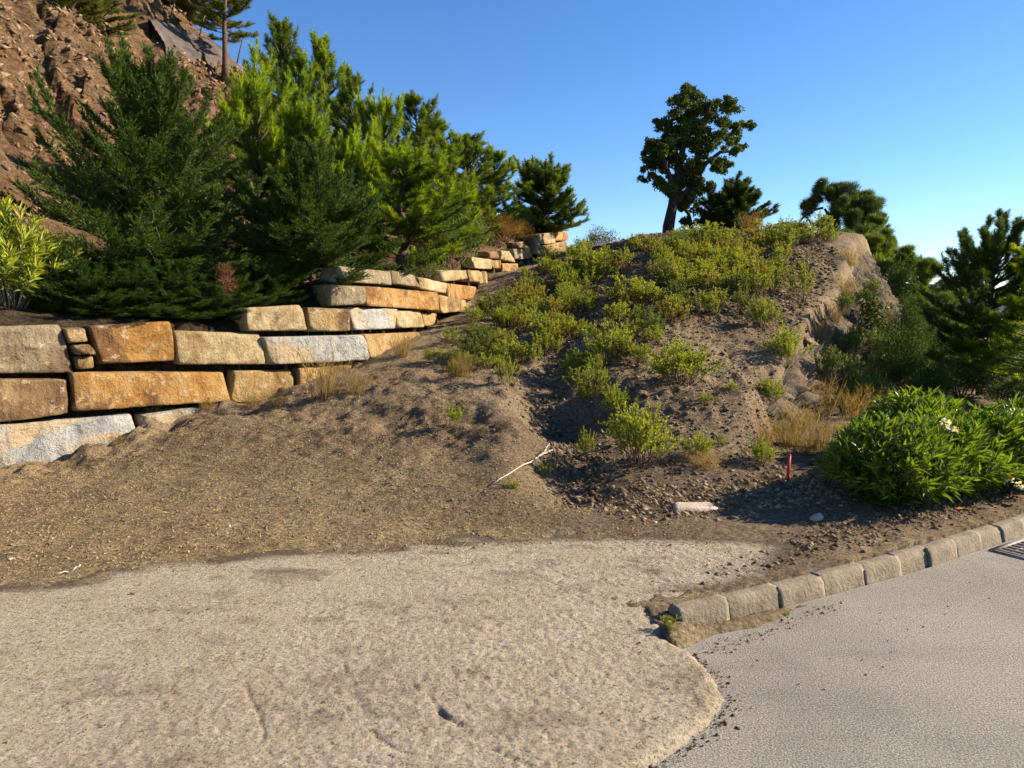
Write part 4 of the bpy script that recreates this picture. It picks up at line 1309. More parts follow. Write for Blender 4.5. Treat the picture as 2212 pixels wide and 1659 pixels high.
def clump_tree(name, label, cat, base_uvY, clumps, limbs, bark, fol, L, W, per, needle, depth, seed, group=None, trunk_r=.2, scale_px=.22785, updir=.3):
    rng = np.random.default_rng(seed)
    u, v = c3(*base_uvY[:2]); Y = base_uvY[2]
    b = at(u, v, Y); b[2] = min(b[2], gz(b[0], b[1])) if name != 'umbrella_pine' else b[2]
    w = Acc(); a = Acc()
    for pl, r0, r1 in limbs:
        pts = []
        for (x, y, *dz) in pl:
            p = at(*c3(x, y), Y); p[1] += dz[0] if dz else 0; pts.append(p - b)
        pts = np.array(pts)
        if len(pts) < 5:
            tt = np.linspace(0, len(pts) - 1, 7); pts = np.stack([np.interp(tt, range(len(pts)), pts[:, c]) for c in range(3)], 1) + rng.normal(size=(7, 3)) * .03
        tube(w, pts, r0, r1, 8)
    for (x, y, r) in clumps:
        if name == 'cork_oak': y = y + max(0, 210 - y) * .28
        c = at(*c3(x, y), Y) - b; rr = r * scale_px / 711 * Y
        c[1] += rng.normal() * depth * .5
        rr *= (1.35 if needle else 1.2); nsub = max(9, int(rr / (.05 if needle else .03)))
        for k in range(nsub):
            q, _ = ball_pts(1, rng, .2)
            clump_leaves(a, c + q[0] * rr * 1.05, rr * ((.25 + .25 * rng.random()) if needle else (.16 + .2 * rng.random())), int(per * (rr / .45) ** 1.3 * (1 if needle else .62)), rng, L, W, needle, .75, rng.random() * .55, updir)
    return plant(name, [('trunk', w.mesh('trunk', True), bark), ('crown', a.mesh('crown'), fol)], b, label, cat, group)


clump_tree('cork_oak', 'tall gnarled cork oak with a dark thick trunk alone on the mound crest', 'oak tree', (650, 715, 21.5),
           [(680, 130, 55), (760, 100, 55), (830, 90, 50), (880, 125, 40), (650, 200, 45), (720, 190, 65), (800, 180, 55), (860, 220, 42), (930, 225, 40), (975, 205, 34), (620, 305, 52),
            (590, 350, 44), (562, 415, 30), (680, 280, 60), (750, 270, 55), (830, 275, 42), (870, 330, 34), (935, 325, 26), (650, 395, 50), (720, 385, 60), (790, 365, 46), (690, 455, 60),
            (760, 440, 52), (640, 470, 36), (850, 395, 36), (895, 370, 34), (720, 505, 46), (780, 490, 44), (1000, 215, 18), (600, 290, 40), (560, 300, 22), (770, 75, 30), (900, 105, 22)],
           [([(650, 735), (652, 640), (668, 560), (690, 430), (715, 300), (750, 180), (775, 90)], .20, .03), ([(668, 560), (740, 480), (800, 330, .4), (870, 240, .5), (985, 205, .5)], .12, .025),
            ([(675, 520), (640, 420, -.4), (600, 320, -.5)], .12, .03), ([(690, 430), (770, 400, -.4), (860, 330, -.4), (940, 322, -.3)], .10, .025), ([(700, 380), (660, 230, .3), (680, 120, .3)], .12, .03),
            ([(730, 260), (800, 180, -.3), (840, 90, -.3)], .10, .02)], M['oakbark'], M['oak'], .075, .05, 300, False, 1.1, 401)
clump_tree('young_oak', 'small crooked oak beside the cork oak trunk', 'oak tree', (752, 690, 22.5),
           [(720, 545, 24), (790, 560, 22), (715, 640, 20), (745, 520, 26), (800, 610, 18)],
           [([(752, 700), (755, 640), (740, 590), (715, 550)], .10, .03), ([(755, 640), (790, 620), (800, 560)], .06, .02)], M['oakbark'], M['oak'], .09, .06, 160, False, .5, 402)
PD = make_pine(81, 2.6, 1.05, .02, 14, 10, .30, .15, .013, .3, 1.1, 1.6, 280, .32, yellow=.5)
u, v = c3(930, 700)
b = at(u, v, 21.8)
plant('pine_tree', [('trunk', PD[0], M['bark']), ('crown', PD[1], M['pineG'])], (b[0], 21.8, gz(b[0], 21.8) - .1), 'squat dark bushy pine on the crest just right of the cork oak', 'pine tree', None,
      (1.15, 1.15, (at(u, 170, 21.8)[2] - gz(b[0], 21.8)) / top_of(PD[1])), .7)
OB = make_bush(64, 1.6, 1.2, 70, 90, .08, .03, stems=6, cl_r=.22)
for k, (u, vt, Y, s, lab) in enumerate([(598, 226, 29, .95, 'grey-green olive-like bush poking up behind the saddle left of the cork oak'), (632, 240, 27, .55, 'low dark bush on the skyline just left of the cork oak trunk')]):
    x = float(at(u, 300, Y)[0]); g = gz(x, Y); zt = at(u, vt, Y)[2]
    plant('olive_bush', [('stem', OB[0], M['oakbark']), ('foliage', OB[1], M['olive'])], (x, Y, g), lab, 'bush', None, (s, s, max(.3, (zt - g) / 1.6)), k)

clump_tree('umbrella_pine', 'umbrella pine with flat dark cushions and a slanting bare branch behind the mound', 'pine tree', (1400, 900, 26),
           [(1290, 545, 34), (1330, 505, 40), (1390, 500, 42), (1430, 550, 52), (1500, 530, 50), (1540, 545, 36), (1400, 600, 46), (1470, 615, 46), (1560, 620, 30), (1590, 612, 18), (1350, 640, 34), (1430, 660, 40)],
           [([(1400, 900), (1410, 760), (1390, 640), (1330, 560)], .16, .04), ([(1400, 690), (1480, 610), (1540, 560)], .09, .03), ([(1330, 560), (1290, 565), (1250, 590), (1215, 640)], .045, .03), ([(1390, 640), (1290, 640), (1250, 600)], .05, .03)],
           M['bark'], M['pineD'], .15, .016, 700, True, 1.0, 403, updir=.7)
for k, (cl, Y, mt, lab) in enumerate([
        ([(1440, 690, 44), (1510, 675, 44), (1580, 700, 48), (1625, 745, 36), (1560, 765, 46), (1480, 750, 36), (1600, 790, 30)], 24, 'pineM', 'sunlit green pine below the umbrella pine behind the mound corner'),
        ([(1600, 850, 56), (1680, 845, 54), (1640, 920, 60), (1740, 840, 34), (1700, 945, 46), (1770, 935, 26), (1590, 1000, 46), (1690, 770, 26), (1560, 930, 40)], 20, 'pineM', 'pine thicket rising right of the netted stone flank'),
        ([(1690, 1010, 46), (1760, 1010, 46), (1820, 1000, 50), (1870, 960, 40), (1720, 1090, 50), (1800, 1090, 60)], 19, 'pineD', 'dark pine mass between the netted flank and the big right pine')]):
    bx, by = np.mean([c[0] for c in cl]), max(c[1] for c in cl) + 150
    clump_tree('background_pine', lab, 'pine tree', (bx, by, Y), cl, [([(bx, by), (bx, by - 120), (bx, min(c[1] for c in cl))], .09, .02)] + [([(bx, min(by - 40, c[1] + 60)), ((bx + c[0]) / 2, c[1] + 25), (c[0], c[1])], .04, .015) for c in cl[::2]],
               M['bark'], M[mt], .15, .016, 600, True, 1.0, 410 + k, 'pines behind the mound', updir=.7)
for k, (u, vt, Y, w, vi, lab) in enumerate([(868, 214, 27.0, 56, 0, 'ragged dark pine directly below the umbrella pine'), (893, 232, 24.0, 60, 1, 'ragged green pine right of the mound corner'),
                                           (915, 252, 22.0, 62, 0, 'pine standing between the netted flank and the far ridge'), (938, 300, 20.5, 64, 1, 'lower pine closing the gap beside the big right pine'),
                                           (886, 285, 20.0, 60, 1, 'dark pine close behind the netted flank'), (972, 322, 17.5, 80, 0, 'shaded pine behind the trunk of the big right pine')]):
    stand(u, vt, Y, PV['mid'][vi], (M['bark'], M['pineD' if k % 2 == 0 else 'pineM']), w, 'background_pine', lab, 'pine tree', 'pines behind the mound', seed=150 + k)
# big pine on the right
PR = make_pine(91, 4.0, 1.5, .22, 13, 8, .24, .15, .010, -.05, .9, 1.7, 280, .42, trunk_r=.085, yellow=.4, lean=.05)
x = float(at(986, 300, 12.4)[0])
plant('pine_tree', [('trunk', PR[0], M['bark']), ('crown', PR[1], M['pineG'])], (x, 12.4, gz(x, 12.4) - .05), 'large dark pine with a leaning trunk standing behind the oleander hedge', 'pine tree', None,
      (.82, .82, (at(1000, 212, 12.4)[2] - .1) / top_of(PR[1])), 0.0)
PR2 = PV['mid'][1]
stand(1050, 240, 11.0, PR2, (M['bark'], M['pineD']), 150, 'pine_tree', 'dark pine cut off by the right edge of the picture', 'pine tree', None, seed=5)
RB = make_bush(65, 1.2, 1.0, 70, 110, .07, .02, stems=7, cl_r=.26)
for k, (u, vt, Y, w, mt, lab) in enumerate([
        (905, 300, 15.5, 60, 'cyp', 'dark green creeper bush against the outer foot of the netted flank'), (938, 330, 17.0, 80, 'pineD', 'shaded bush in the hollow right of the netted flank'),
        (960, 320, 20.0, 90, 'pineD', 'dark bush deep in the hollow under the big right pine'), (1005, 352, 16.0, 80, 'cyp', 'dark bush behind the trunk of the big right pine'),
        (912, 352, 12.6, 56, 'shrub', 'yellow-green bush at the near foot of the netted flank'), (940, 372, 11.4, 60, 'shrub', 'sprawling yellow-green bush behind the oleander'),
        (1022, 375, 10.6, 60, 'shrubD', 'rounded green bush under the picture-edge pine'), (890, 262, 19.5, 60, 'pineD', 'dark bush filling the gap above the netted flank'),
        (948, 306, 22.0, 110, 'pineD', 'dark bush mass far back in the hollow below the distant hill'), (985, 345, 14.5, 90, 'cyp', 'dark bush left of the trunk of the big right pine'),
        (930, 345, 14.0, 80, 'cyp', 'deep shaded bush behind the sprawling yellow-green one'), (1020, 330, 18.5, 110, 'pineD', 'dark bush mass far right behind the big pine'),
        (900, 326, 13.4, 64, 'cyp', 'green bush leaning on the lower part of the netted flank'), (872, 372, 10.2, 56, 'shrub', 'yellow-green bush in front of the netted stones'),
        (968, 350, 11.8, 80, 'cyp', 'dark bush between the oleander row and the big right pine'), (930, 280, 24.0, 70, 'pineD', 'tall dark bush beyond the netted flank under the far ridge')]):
    x = float(at(u, 300, Y)[0]); g = gz(x, Y); zt = at(u, vt, Y)[2]; sx = w / 711 * Y / 2
    plant('hollow_bush', [('stem', RB[0], M['stem']), ('foliage', RB[1], M[mt])], (x, Y, g), lab, 'bush', 'bushes in the hollow beside the mound', (sx, sx, max(.25, (zt - g) / 1.2)), k * .9)

FLK = make_fleabane(540, .6, .34, 22)
for k, (ti, h, s_, mt, lab) in enumerate([(2.2, .55, .8, 'shrubD', 'green sprig growing out of the lower netting'), (4.4, .5, .9, 'shrubY', 'yellowing sprig rooted mid way up the netted flank'), (5.6, .82, .7, 'shrub', 'small sprig near the top edge of the netting'),
                                          (6.8, .35, 1.1, 'shrubD', 'bushy sprig low on the far half of the netted flank'), (8.4, .7, .9, 'shrubD', 'sprig high on the far end of the netted flank'), (3.2, .22, 1.1, 'shrubY', 'straggling sprig at the foot of the netted stones')]):
    ex_, ey_ = NETA + NETDIR * ti; tz = gz(ex_ - NETN[0] * .12, ey_ - NETN[1] * .12); o_ = tz * (1 - h) * .40 + .22
    plant('fleabane_shrub', [('stem', FLK[0], M['stem']), ('foliage', FLK[1], M[mt])], (ex_ + NETN[0] * o_, ey_ + NETN[1] * o_, tz * h), lab, 'shrub', 'sprigs growing from the netted flank', (s_, s_, s_), k * 1.7)

# ivy on the netted flank
iv = Acc(); rng = np.random.default_rng(9)
ip = at(852, 308, 14.9)
for k in range(22):
    c = np.array([rng.normal() * .12, rng.normal() * .12, -.9 + 1.2 * rng.random()]) + np.r_[NETN, 0] * .12
    clump_leaves(iv, c, .14, 50, rng, .07, .05)
tag(link('ivy', iv.mesh('ivy'), M['oak'], loc=ip + np.r_[NETN, 0] * .25), 'dark ivy patch creeping on the upper netted stone flank', 'ivy')

# ------------------------------------------------------------------ shrubs on the mound
FV = [make_fleabane(500 + k, .55 + .05 * (k % 3), .26 + .04 * (k % 4), 12 + 2 * (k % 4)) for k in range(10)]
FBIG = [make_fleabane(520 + k, .62, .40, 36, .055, .013, 50) for k in range(3)]
prev = []


def shrub(u, v, h_px, w_px, label, group, var=None, mat='shrub', k=0, name='fleabane_shrub'):
    p = hit(u, v)
    if p is None: return
    vr = FV[k % len(FV)] if var is None else var
    H = h_px / 711 * p[1]; Wd = w_px / 711 * p[1]
    bb = vr[1]
    co = np.empty(len(bb.vertices) * 3, dtype=np.float32); bb.vertices.foreach_get('co', co); co = co.reshape(-1, 3)
    sz = H / np.percentile(co[:, 2], 98); sx = Wd / (2 * np.percentile(np.abs(co[:, 0]), 94))
    plant(name, [('stem', vr[0], M['stem']), ('foliage', vr[1], M[mat])], p - np.array([0, 0, .02]), label, 'shrub', group, (sx, sx, sz), (k * 2.4) % 6.28)


# single ones that stand out: (x, base y, height, width) in 2212-px notes
BIG = [(1475, 828, 92, 130, 'large round green shrub alone in the middle of the lower mound', 0), (1385, 1005, 130, 145, 'tallest yellow-green shrub above the gully mouth', 1),
       (1330, 900, 70, 60, 'upright shrub just behind the tallest one above the gully', 2), (1700, 790, 80, 75, 'green shrub against the lower end of the netted flank', 0),
       (1650, 710, 66, 62, 'round bright shrub on bare soil below the mound corner', 1), (1312, 782, 86, 100, 'spreading shrub right of the upper gully', 2),
       (1665, 872, 52, 66, 'low green shrub beside a grey stone near the netted flank foot', 1), (1640, 1000, 56, 60, 'dark green low shrub above the rubble strip', 0),
       (1505, 985, 54, 62, 'small round shrub on the lower right slope', 2), (1730, 650, 84, 52, 'slender shrub highest on the bare dirt under the mound corner', 1),
       (1285, 862, 74, 50, 'narrow yellow shrub on the right lip of the gully', 2), (1235, 820, 60, 40, 'thin shrub standing in the upper gully', 0),
       (975, 918, 46, 48, 'wispy green weed alone on the dry lot', 2), (1095, 835, 66, 52, 'small yellow shrub at the edge of the dry lot', 1),
       (938, 785, 40, 40, 'small bright tuft at the foot of the wall end', 0), (1265, 990, 66, 40, 'pale dry shrub deep in the gully', 1),
       (1450, 1362, 34, 34, 'little green weed growing at the near end of the kerb', 0), (1175, 1030, 34, 40, 'bright green sprout under the fallen stick', 2),
       (1108, 1060, 24, 26, 'tiny green sprout at the thin end of the fallen stick', 1), (1700, 1330, 18, 18, 'tiny weed sprouting from the kerb foot', 2),
       (1520, 870, 24, 30, 'tiny shrub between the round shrub and the rubble', 0), (1580, 845, 24, 26, 'tiny weed on bare soil right of the round shrub', 1),
       (1500, 1320, 20, 22, 'little weed on the dirt behind the second kerb stone', 2), (1560, 960, 22, 30, 'yellow tuft on the lower right slope above the rubble', 0)]
for k, (x, y, h, w, lab, vi) in enumerate(BIG):
    big = w > 55
    shrub(x * P2, y * P2, h * P2, w * P2, lab, 'shrubs scattered on the mound', FBIG[vi] if big else FV[(vi * 2 + k) % 6], 'shrub', k)

ZN = [
    (34, [(1035, 690), (1085, 635), (1150, 592), (1240, 562), (1330, 590), (1280, 660), (1200, 690), (1120, 720)], (30, 48), '', 'shrub thicket beside the wall'),
    (48, [(915, 790), (985, 735), (1035, 695), (1130, 640), (1240, 600), (1300, 590), (1290, 660), (1240, 730), (1190, 785), (1080, 805)], (34, 62), 'yellow-green shrub in the thicket between the wall and the upper gully', 'shrub thicket beside the wall'),
    (84, [(1400, 600), (1440, 535), (1560, 515), (1790, 505), (1800, 528), (1690, 548), (1700, 600), (1560, 640), (1450, 612)], (32, 52), 'yellow-green shrub in the dense band along the mound crest', 'shrubs along the mound crest'),
    (30, [(1310, 690), (1330, 620), (1500, 610), (1660, 610), (1690, 640), (1600, 690), (1480, 690), (1400, 720), (1340, 720)], (36, 62), 'yellow-green shrub in the loose belt across the middle of the mound', 'shrubs across the mid mound'),
    (16, [(1250, 555), (1400, 530), (1430, 520), (1400, 560), (1330, 600), (1270, 620)], (24, 42), 'small shrub on the saddle between wall end and cork oak', 'shrubs on the saddle'),
    (12, [(1220, 800), (1300, 720), (1420, 730), (1400, 780), (1300, 880), (1240, 860)], (32, 54), 'thin shrub along the stony upper gully', 'shrubs along the gully'),
    (8, [(960, 790), (1060, 770), (1130, 800), (1060, 850), (980, 830)], (22, 40), 'sparse dry-tipped shrub at the upper edge of the dry lot', 'sparse shrubs on the lot edge'),
]
rng = np.random.default_rng(44); kk = 100; ALL = []
for n, poly, (h0, h1), lab, grp in ZN:
    pl = np.array(poly, float); lo, hi = pl.min(0), pl.max(0); c = 0
    pts = []
    while c < n:
        q = lo + (hi - lo) * rng.random(2)
        if poly_sd(pl, q[:1], q[1:])[0] <= 0: continue
        if pts and min(np.hypot(q[0] - a[0], (q[1] - a[1]) * 2.0) for a in pts) < 12: continue
        pts.append(q); c += 1
        h = h0 + (h1 - h0) * rng.random(); kk += 1
        ALL.append([q[0], q[1], h, h * (.75 + .5 * rng.random()), grp, kk])

LM = [('the cork oak trunk', 1450, 510), ('the squat dark pine', 1590, 495), ('the bare mound corner', 1800, 525), ('the large round shrub', 1475, 780), ('the tallest gully shrub', 1385, 940),
      ('the far wall end', 1215, 530), ('the orange upper wall block', 1005, 625), ('the slender high shrub', 1730, 620), ('the crest band middle', 1560, 580), ('the grey low wall block', 860, 690),
      ('the spreading gully shrub', 1312, 740), ('the wall-side thicket centre', 1130, 680), ('the saddle dip', 1340, 560), ('the dark patch in mid mound', 1400, 650), ('the bright round shrub', 1650, 690)]
ORD = ['first', 'second', 'third', 'fourth', 'fifth', 'sixth', 'seventh', 'eighth', 'ninth', 'tenth', 'eleventh', 'twelfth', 'thirteenth', 'fourteenth', 'fifteenth', 'sixteenth']
cells = {}
for r in ALL:
    n_, lx, ly = min(LM, key=lambda m: math.hypot(m[1] - r[0], 1.6 * (m[2] - r[1])))
    dx, dy = r[0] - lx, 1.6 * (r[1] - ly)
    sd_ = ('just left of' if dx < 0 else 'just right of') if abs(dx) > abs(dy) else ('uphill of' if dy < 0 else 'downhill of')
    cells.setdefault((n_, sd_), []).append(r)
def split_rows(key, rows, word):
    if len(rows) <= 8: return [(key, word, rows)]
    rows = sorted(rows, key=lambda r: r[1]); h = len(rows) // 2
    w2 = {'': ('upper ', 'lower '), 'upper ': ('topmost ', 'upper middle '), 'lower ': ('lower middle ', 'lowest ')}.get(word)
    if w2 is None: return [(key, word, rows)]
    return split_rows(key, rows[:h], w2[0]) + split_rows(key, rows[h:], w2[1])


flat_cells = [c for k_, r_ in cells.items() for c in split_rows(k_, r_, '')]
for (n_, sd_), word, rows in flat_cells:
    rows.sort(key=lambda r: r[0])
    for i, r in enumerate(rows):
        size = 'tall' if r[2] > 52 else ('low' if r[2] < 38 else 'bushy')
        lab = (f'{size} yellow-green shrub {sd_} {n_}' if len(rows) == 1 else f'{size} shrub {sd_} {n_}, {ORD[i]} from left, {word}row'.replace('upper middle row', 'second row').replace('lower middle row', 'third row').replace(', row', ''))
        shrub(r[0] * P2, r[1] * P2, r[2] * P2, r[3] * P2, lab, r[4], None, 'shrub' if r[5] % 10 < 6 else ('shrubD' if r[5] % 10 < 8 else 'shrubY'), r[5])

# dry weeds
DG = [make_drygrass(600 + k, .42, 150 + 30 * k) for k in range(3)]
for k, (x, y, h, w, lab) in enumerate([
        (700, 855, 120, 110, 'tall wispy straw weed against the lower wall blocks'), (655, 800, 70, 50, 'thin straw weed in front of the grey wall block'), (770, 850, 60, 70, 'low straw tuft by the last buried wall block'),
        (600, 880, 50, 60, 'dry grass tuft at the wall foot under the long orange block'), (1000, 815, 66, 60, 'pale dry grass tuft at the head of the lot'), (870, 770, 50, 60, 'dry tuft where the wall meets the slope'),
        (1760, 900, 110, 120, 'straw coloured tangle under the netted flank'), (1830, 860, 120, 120, 'straw coloured thicket against the base of the netted stones'), (1700, 960, 70, 90, 'straw tuft above the red stake'),
        (1740, 980, 70, 70, 'straw tuft left of the big oleander'), (1520, 1010, 50, 90, 'dry straw tuft on the lower right slope'), (1800, 800, 90, 110, 'straw tangle hanging over the middle of the netted stones'), (1836, 575, 50, 60, 'dry tuft at the top corner of the netted flank'), (1822, 640, 56, 60, 'dry tuft hanging over the upper netting edge'), (1796, 700, 60, 66, 'dry tuft on the edge between bare dirt and netting'),
        (1868, 650, 60, 56, 'dry stalks high on the outer side of the netting'), (1765, 745, 66, 66, 'dry tuft half way down the netting edge'), (1850, 720, 80, 70, 'dry stalks caught in the upper netting'), (1890, 770, 120, 80, 'tall dry stalks on the outer netted flank'),
        (1775, 965, 90, 110, 'straw tangle just behind the first oleander'), (1725, 930, 70, 90, 'straw patch on the slope foot under the netted flank'), (1800, 1000, 70, 80, 'low straw hidden against the left side of the first oleander'), (1845, 905, 90, 110, 'tall straw rising behind the first oleander'),
        (330, 900, 26, 40, 'small dry tuft at the wall foot right of the grey base block'), (450, 885, 34, 50, 'dry tuft at the wall foot below the orange block'), (545, 880, 40, 50, 'reddish dry tuft at the wall foot under the ochre block'), (250, 960, 24, 44, 'low dry tuft on the soil against the grey base block'),
        (1650, 960, 60, 60, 'reddish dry tuft between two green shrubs above the rubble'), (1620, 500, 50, 60, 'dry seed stalks on the mound crest'), (1690, 495, 60, 60, 'tall dry stalks on the skyline right of the squat pine')]):
    p = hit(x * P2, y * P2)
    if p is None: continue
    H = h * P2 / 711 * p[1]; s = H / .42; sw = w * P2 / 711 * p[1] / .42
    plant('dry_weed', [('foliage', DG[k % 3], M['dry'])], p, lab, 'dry weed', 'dry weeds', (sw, sw, s), k * 1.1)

# ------------------------------------------------------------------ oleander hedge by the kerb
OR = [make_oleander(81, .78, .62, 210, .125, .025, 8, .22), make_oleander(82, .66, .58, 170, .125, .025, 8, .22)]
for k, (u, Y, vi, s, lab) in enumerate([(893, 5.6, 0, .86, 'rounded glossy green oleander nearest the rubble, dark on its left side'), (937, 5.95, 1, .96, 'bright oleander second in the row behind the kerb'),
                                        (986, 6.25, 1, .98, 'oleander third in the row, with white blooms'), (1040, 6.6, 0, .95, 'oleander at the picture edge of the row behind the kerb'),
                                        (918, 6.7, 1, .98, 'paler oleander top showing behind the first two')]):
    x = float(at(u, 480, Y)[0]); g = gz(x, Y)
    r_ = plant('oleander_bush', [('stem', OR[vi][0], M['stem']), ('foliage', OR[vi][1], M['olea'])], (x, Y, g - .02), lab, 'oleander', 'oleanders in the row behind the kerb', (s, s, s), k * 1.9)
    if k == 2:
        for (fu, fv) in ((945, 424), (1016, 472), (951, 430), (1019, 486), (1010, 480)):
            fa = Acc(); rr = np.random.default_rng(int(fu)); fp = at(fu, fv, Y - .58) - np.array([x, Y, g - .02])
            clump_leaves(fa, (0, 0, 0), .034, 26, rr, .028, .022)
            c_, s_ = math.cos(-k * 1.9), math.sin(-k * 1.9)
            link('flower', fa.mesh('flower'), M['petal'], r_, ((fp[0] * c_ - fp[1] * s_) / s, (fp[0] * s_ + fp[1] * c_) / s, fp[2] / s))


# ------------------------------------------------------------------ grey slope strip with its fence, upper left
def build_strip():
    rng = np.random.default_rng(31)
    A = [(150, -8, 22.0), (180, 20, 23.2), (206, 44, 24.3), (232, 72, 25.3), (246, 88, 25.8)]
    n = 40; t = np.linspace(0, len(A) - 1, n)
    c = np.array([at(*a) for a in A]); ctr = np.stack([np.interp(t, range(len(A)), c[:, k]) for k in range(3)], 1)
    ctr[:, 2] = np.maximum(ctr[:, 2], ground(ctr[:, 0], ctr[:, 1])[0] + .25)
    ctr[:, 2] = np.convolve(np.r_[[ctr[0, 2]] * 4, ctr[:, 2], [ctr[-1, 2]] * 4], np.ones(9) / 9, 'valid') + .15
    dirn = unit((ctr[-1] - ctr[0])[None])[0]; side = unit(np.array([[dirn[1], -dirn[0], 0]]))[0]
    m = 14; V = []
    for j in range(m):
        w = (min(max(j, 1), m - 2) / (m - 1) - .25) * .75 + (-.02 if j == 0 else .02 if j == m - 1 else 0)
        q = ctr + side * w
        sm = ground(q[:, 0], q[:, 1], False)[0]
        sm = np.convolve(np.r_[[sm[0]] * 4, sm, [sm[-1]] * 4], np.ones(9) / 9, 'valid')
        q[:, 2] = sm + (-.7 if j in (0, m - 1) else .26) + .012 * rng.normal(size=n) + .035 * (j % 2)
        V.append(q)
    V = np.concatenate(V); base = ctr[-1]
    root = link('slope_netting', None, loc=base)
    tag(root, 'grey-brown netting strip laid straight down the hillside edge in front of the pines', 'slope netting')
    link('net_sheet', mesh_np('net_sheet', V - base, grid_faces(n, m)), M['net'], root)
    for k in (9, 19, 29, 37):
        w = Acc(); p = ctr[k] - base + side * -.35
        tube(w, [p - [0, 0, .3], p + np.array([.35, 0, .95])], .03, .025, 5)
        link('post', w.mesh('post', True), M['darkStick'], root)
    for hh in (.35, .8):
        w = Acc(); tube(w, [ctr[k] - base + side * -.35 + np.array([.35 * hh, 0, .95 * hh + .02]) for k in (1, 9, 19, 29, 37)], .012, .012, 4)
        link('rail_wire', w.mesh('rail_wire'), M['wire'], root)


build_strip()


# ------------------------------------------------------------------ rocks
def rock_mesh(seed, flat=.7):
    rng = np.random.default_rng(seed)
    v, f = pebble(rng, 1, .8, flat)
    # one subdivision with chipped facets
    e = {}; V = list(v); F = []
    def md(a, b):
        k = (min(a, b), max(a, b))
        if k not in e: e[k] = len(V); V.append((V[a] + V[b]) / 2 * (1.06 + rng.normal() * .04))
        return e[k]
    for a, b, c in f:
        x, y, z = md(a, b), md(b, c), md(c, a); F += [(a, x, z), (x, b, y), (z, y, c), (x, y, z)]
    V = np.array(V)
    for k in range(8):
        n = unit(rng.normal(size=(1, 3)))[0]; pr = V @ n; V = V - n * np.clip(pr - pr.max() * .5, 0, None)[:, None]
    return mesh_np('rock', V, F)


RK = [rock_mesh(700 + k, .5 + .1 * (k % 3)) for k in range(8)]
# rocks of the cliff face (parts of the hillside)
rng = np.random.default_rng(21)
for k in range(150):
    u = rng.random() * 150; v = rng.random() * 215 + 2
    if u > 60 and v > 30 + 1.0 * (160 - u) and rng.random() < .6: continue
    d = ray(u, v); ys = np.linspace(9, 26, 260); xx = d[0] / d[1] * ys; zr = EYE + d[2] / d[1] * ys
    z = ground(xx, ys)[0]; i = int(np.argmax((z > zr) & (ys > 9.2)))
    if z[i] <= zr[i]: continue
    s = (.04 + .09 * rng.random() ** 2.2) * (1.3 if k < 30 else 1)
    o = link('rock', RK[k % 8], M['cliffrock'], HILL, (xx[i], ys[i] + .4 * s, z[i] - .35 * s)); o.scale = (s * 1.5, s, s); o.rotation_euler = (rng.normal() * .5, -.5 + rng.normal() * .4, rng.random() * 6.28)

ca = Acc(); rng = np.random.default_rng(23)
q = np.c_[-26 + 23 * rng.random(120000), 7 + 20 * rng.random(120000)]
zq, wq = ground(q[:, 0], q[:, 1])[:2]
k_ = (wq > 1.0) & (zq > 2.7) & (np.abs(q[:, 0] / q[:, 1] + .55) < .33) & (fbm(q[:, 0] * .8, q[:, 1] * .8, 3) > -.12)
q, zq = q[k_][:34000], zq[k_][:34000]
ov = np.array([(1, 0, 0), (0, 1, 0), (-1, 0, 0), (0, -1, 0), (0, 0, 1), (0, 0, -1)], float)
of = np.array([(0, 1, 4), (1, 2, 4), (2, 3, 4), (3, 0, 4), (1, 0, 5), (2, 1, 5), (3, 2, 5), (0, 3, 5)])
m = len(q); sz_ = .016 + .10 * rng.random(m) ** 5
V = ov[None] * (1 + rng.normal(size=(m, 6, 1)) * .35) * (sz_[:, None] * np.array([1.2, .8, .6]))[:, None]
th = rng.random(m) * 6.28; c_, s_ = np.cos(th)[:, None], np.sin(th)[:, None]
V = np.stack([V[..., 0] * c_ - V[..., 1] * s_, V[..., 0] * s_ + V[..., 1] * c_, V[..., 2] - .5 * V[..., 0]], -1) + np.c_[q, zq][:, None]
ca.add(V.reshape(-1, 3), (np.arange(m)[:, None, None] * 6 + of[None]).reshape(-1, 3), np.repeat(rng.random(m), 6))
tag(link('scree', ca.mesh('scree'), M['scree']), 'broken brown stones and crumbs lying all over the cut cliff', None, None, 'stuff')

# bigger loose rocks, single things
RL = [(1500, 1100, 55, 'slab', 'flat pinkish concrete slab lying in the rubble strip'), (1765, 1120, 26, 'slab', 'tilted pinkish slab at the foot of the oleander'),
      (1160, 935, 30, 'rock', 'grey boulder half buried in the left gully bank'), (1195, 880, 24, 'rock', 'grey boulder at the top of the left gully bank'),
      (1250, 1040, 22, 'rock', 'brown rock at the gully mouth'), (1350, 1065, 26, 'rock', 'dark rock in the shade under the tallest shrub'),
      (1440, 1085, 18, 'rock', 'small rock at the left end of the rubble strip'), (1600, 1040, 15, 'rock', 'pale stone in the rubble near the red stake'),
      (1660, 1045, 14, 'rock', 'pale rounded stone just left of the red stake'), (1740, 1030, 14, 'rock', 'stone right of the red stake'),
      (1210, 960, 16, 'rock', 'small rock in the gully bed'), (1170, 985, 18, 'rock', 'rock beside the end of the fallen stick'),
      (1570, 1000, 20, 'rock', 'bluish grey stone below the dry straw tuft'), (1690, 855, 30, 'rock', 'grey stone outcrop at the netted flank foot'),
      (1290, 1075, 18, 'rock', 'rock beside the gully mouth on the dirt'), (1740, 740, 30, 'rock', 'dark stone ledge on the bare dirt beside the netted flank')]
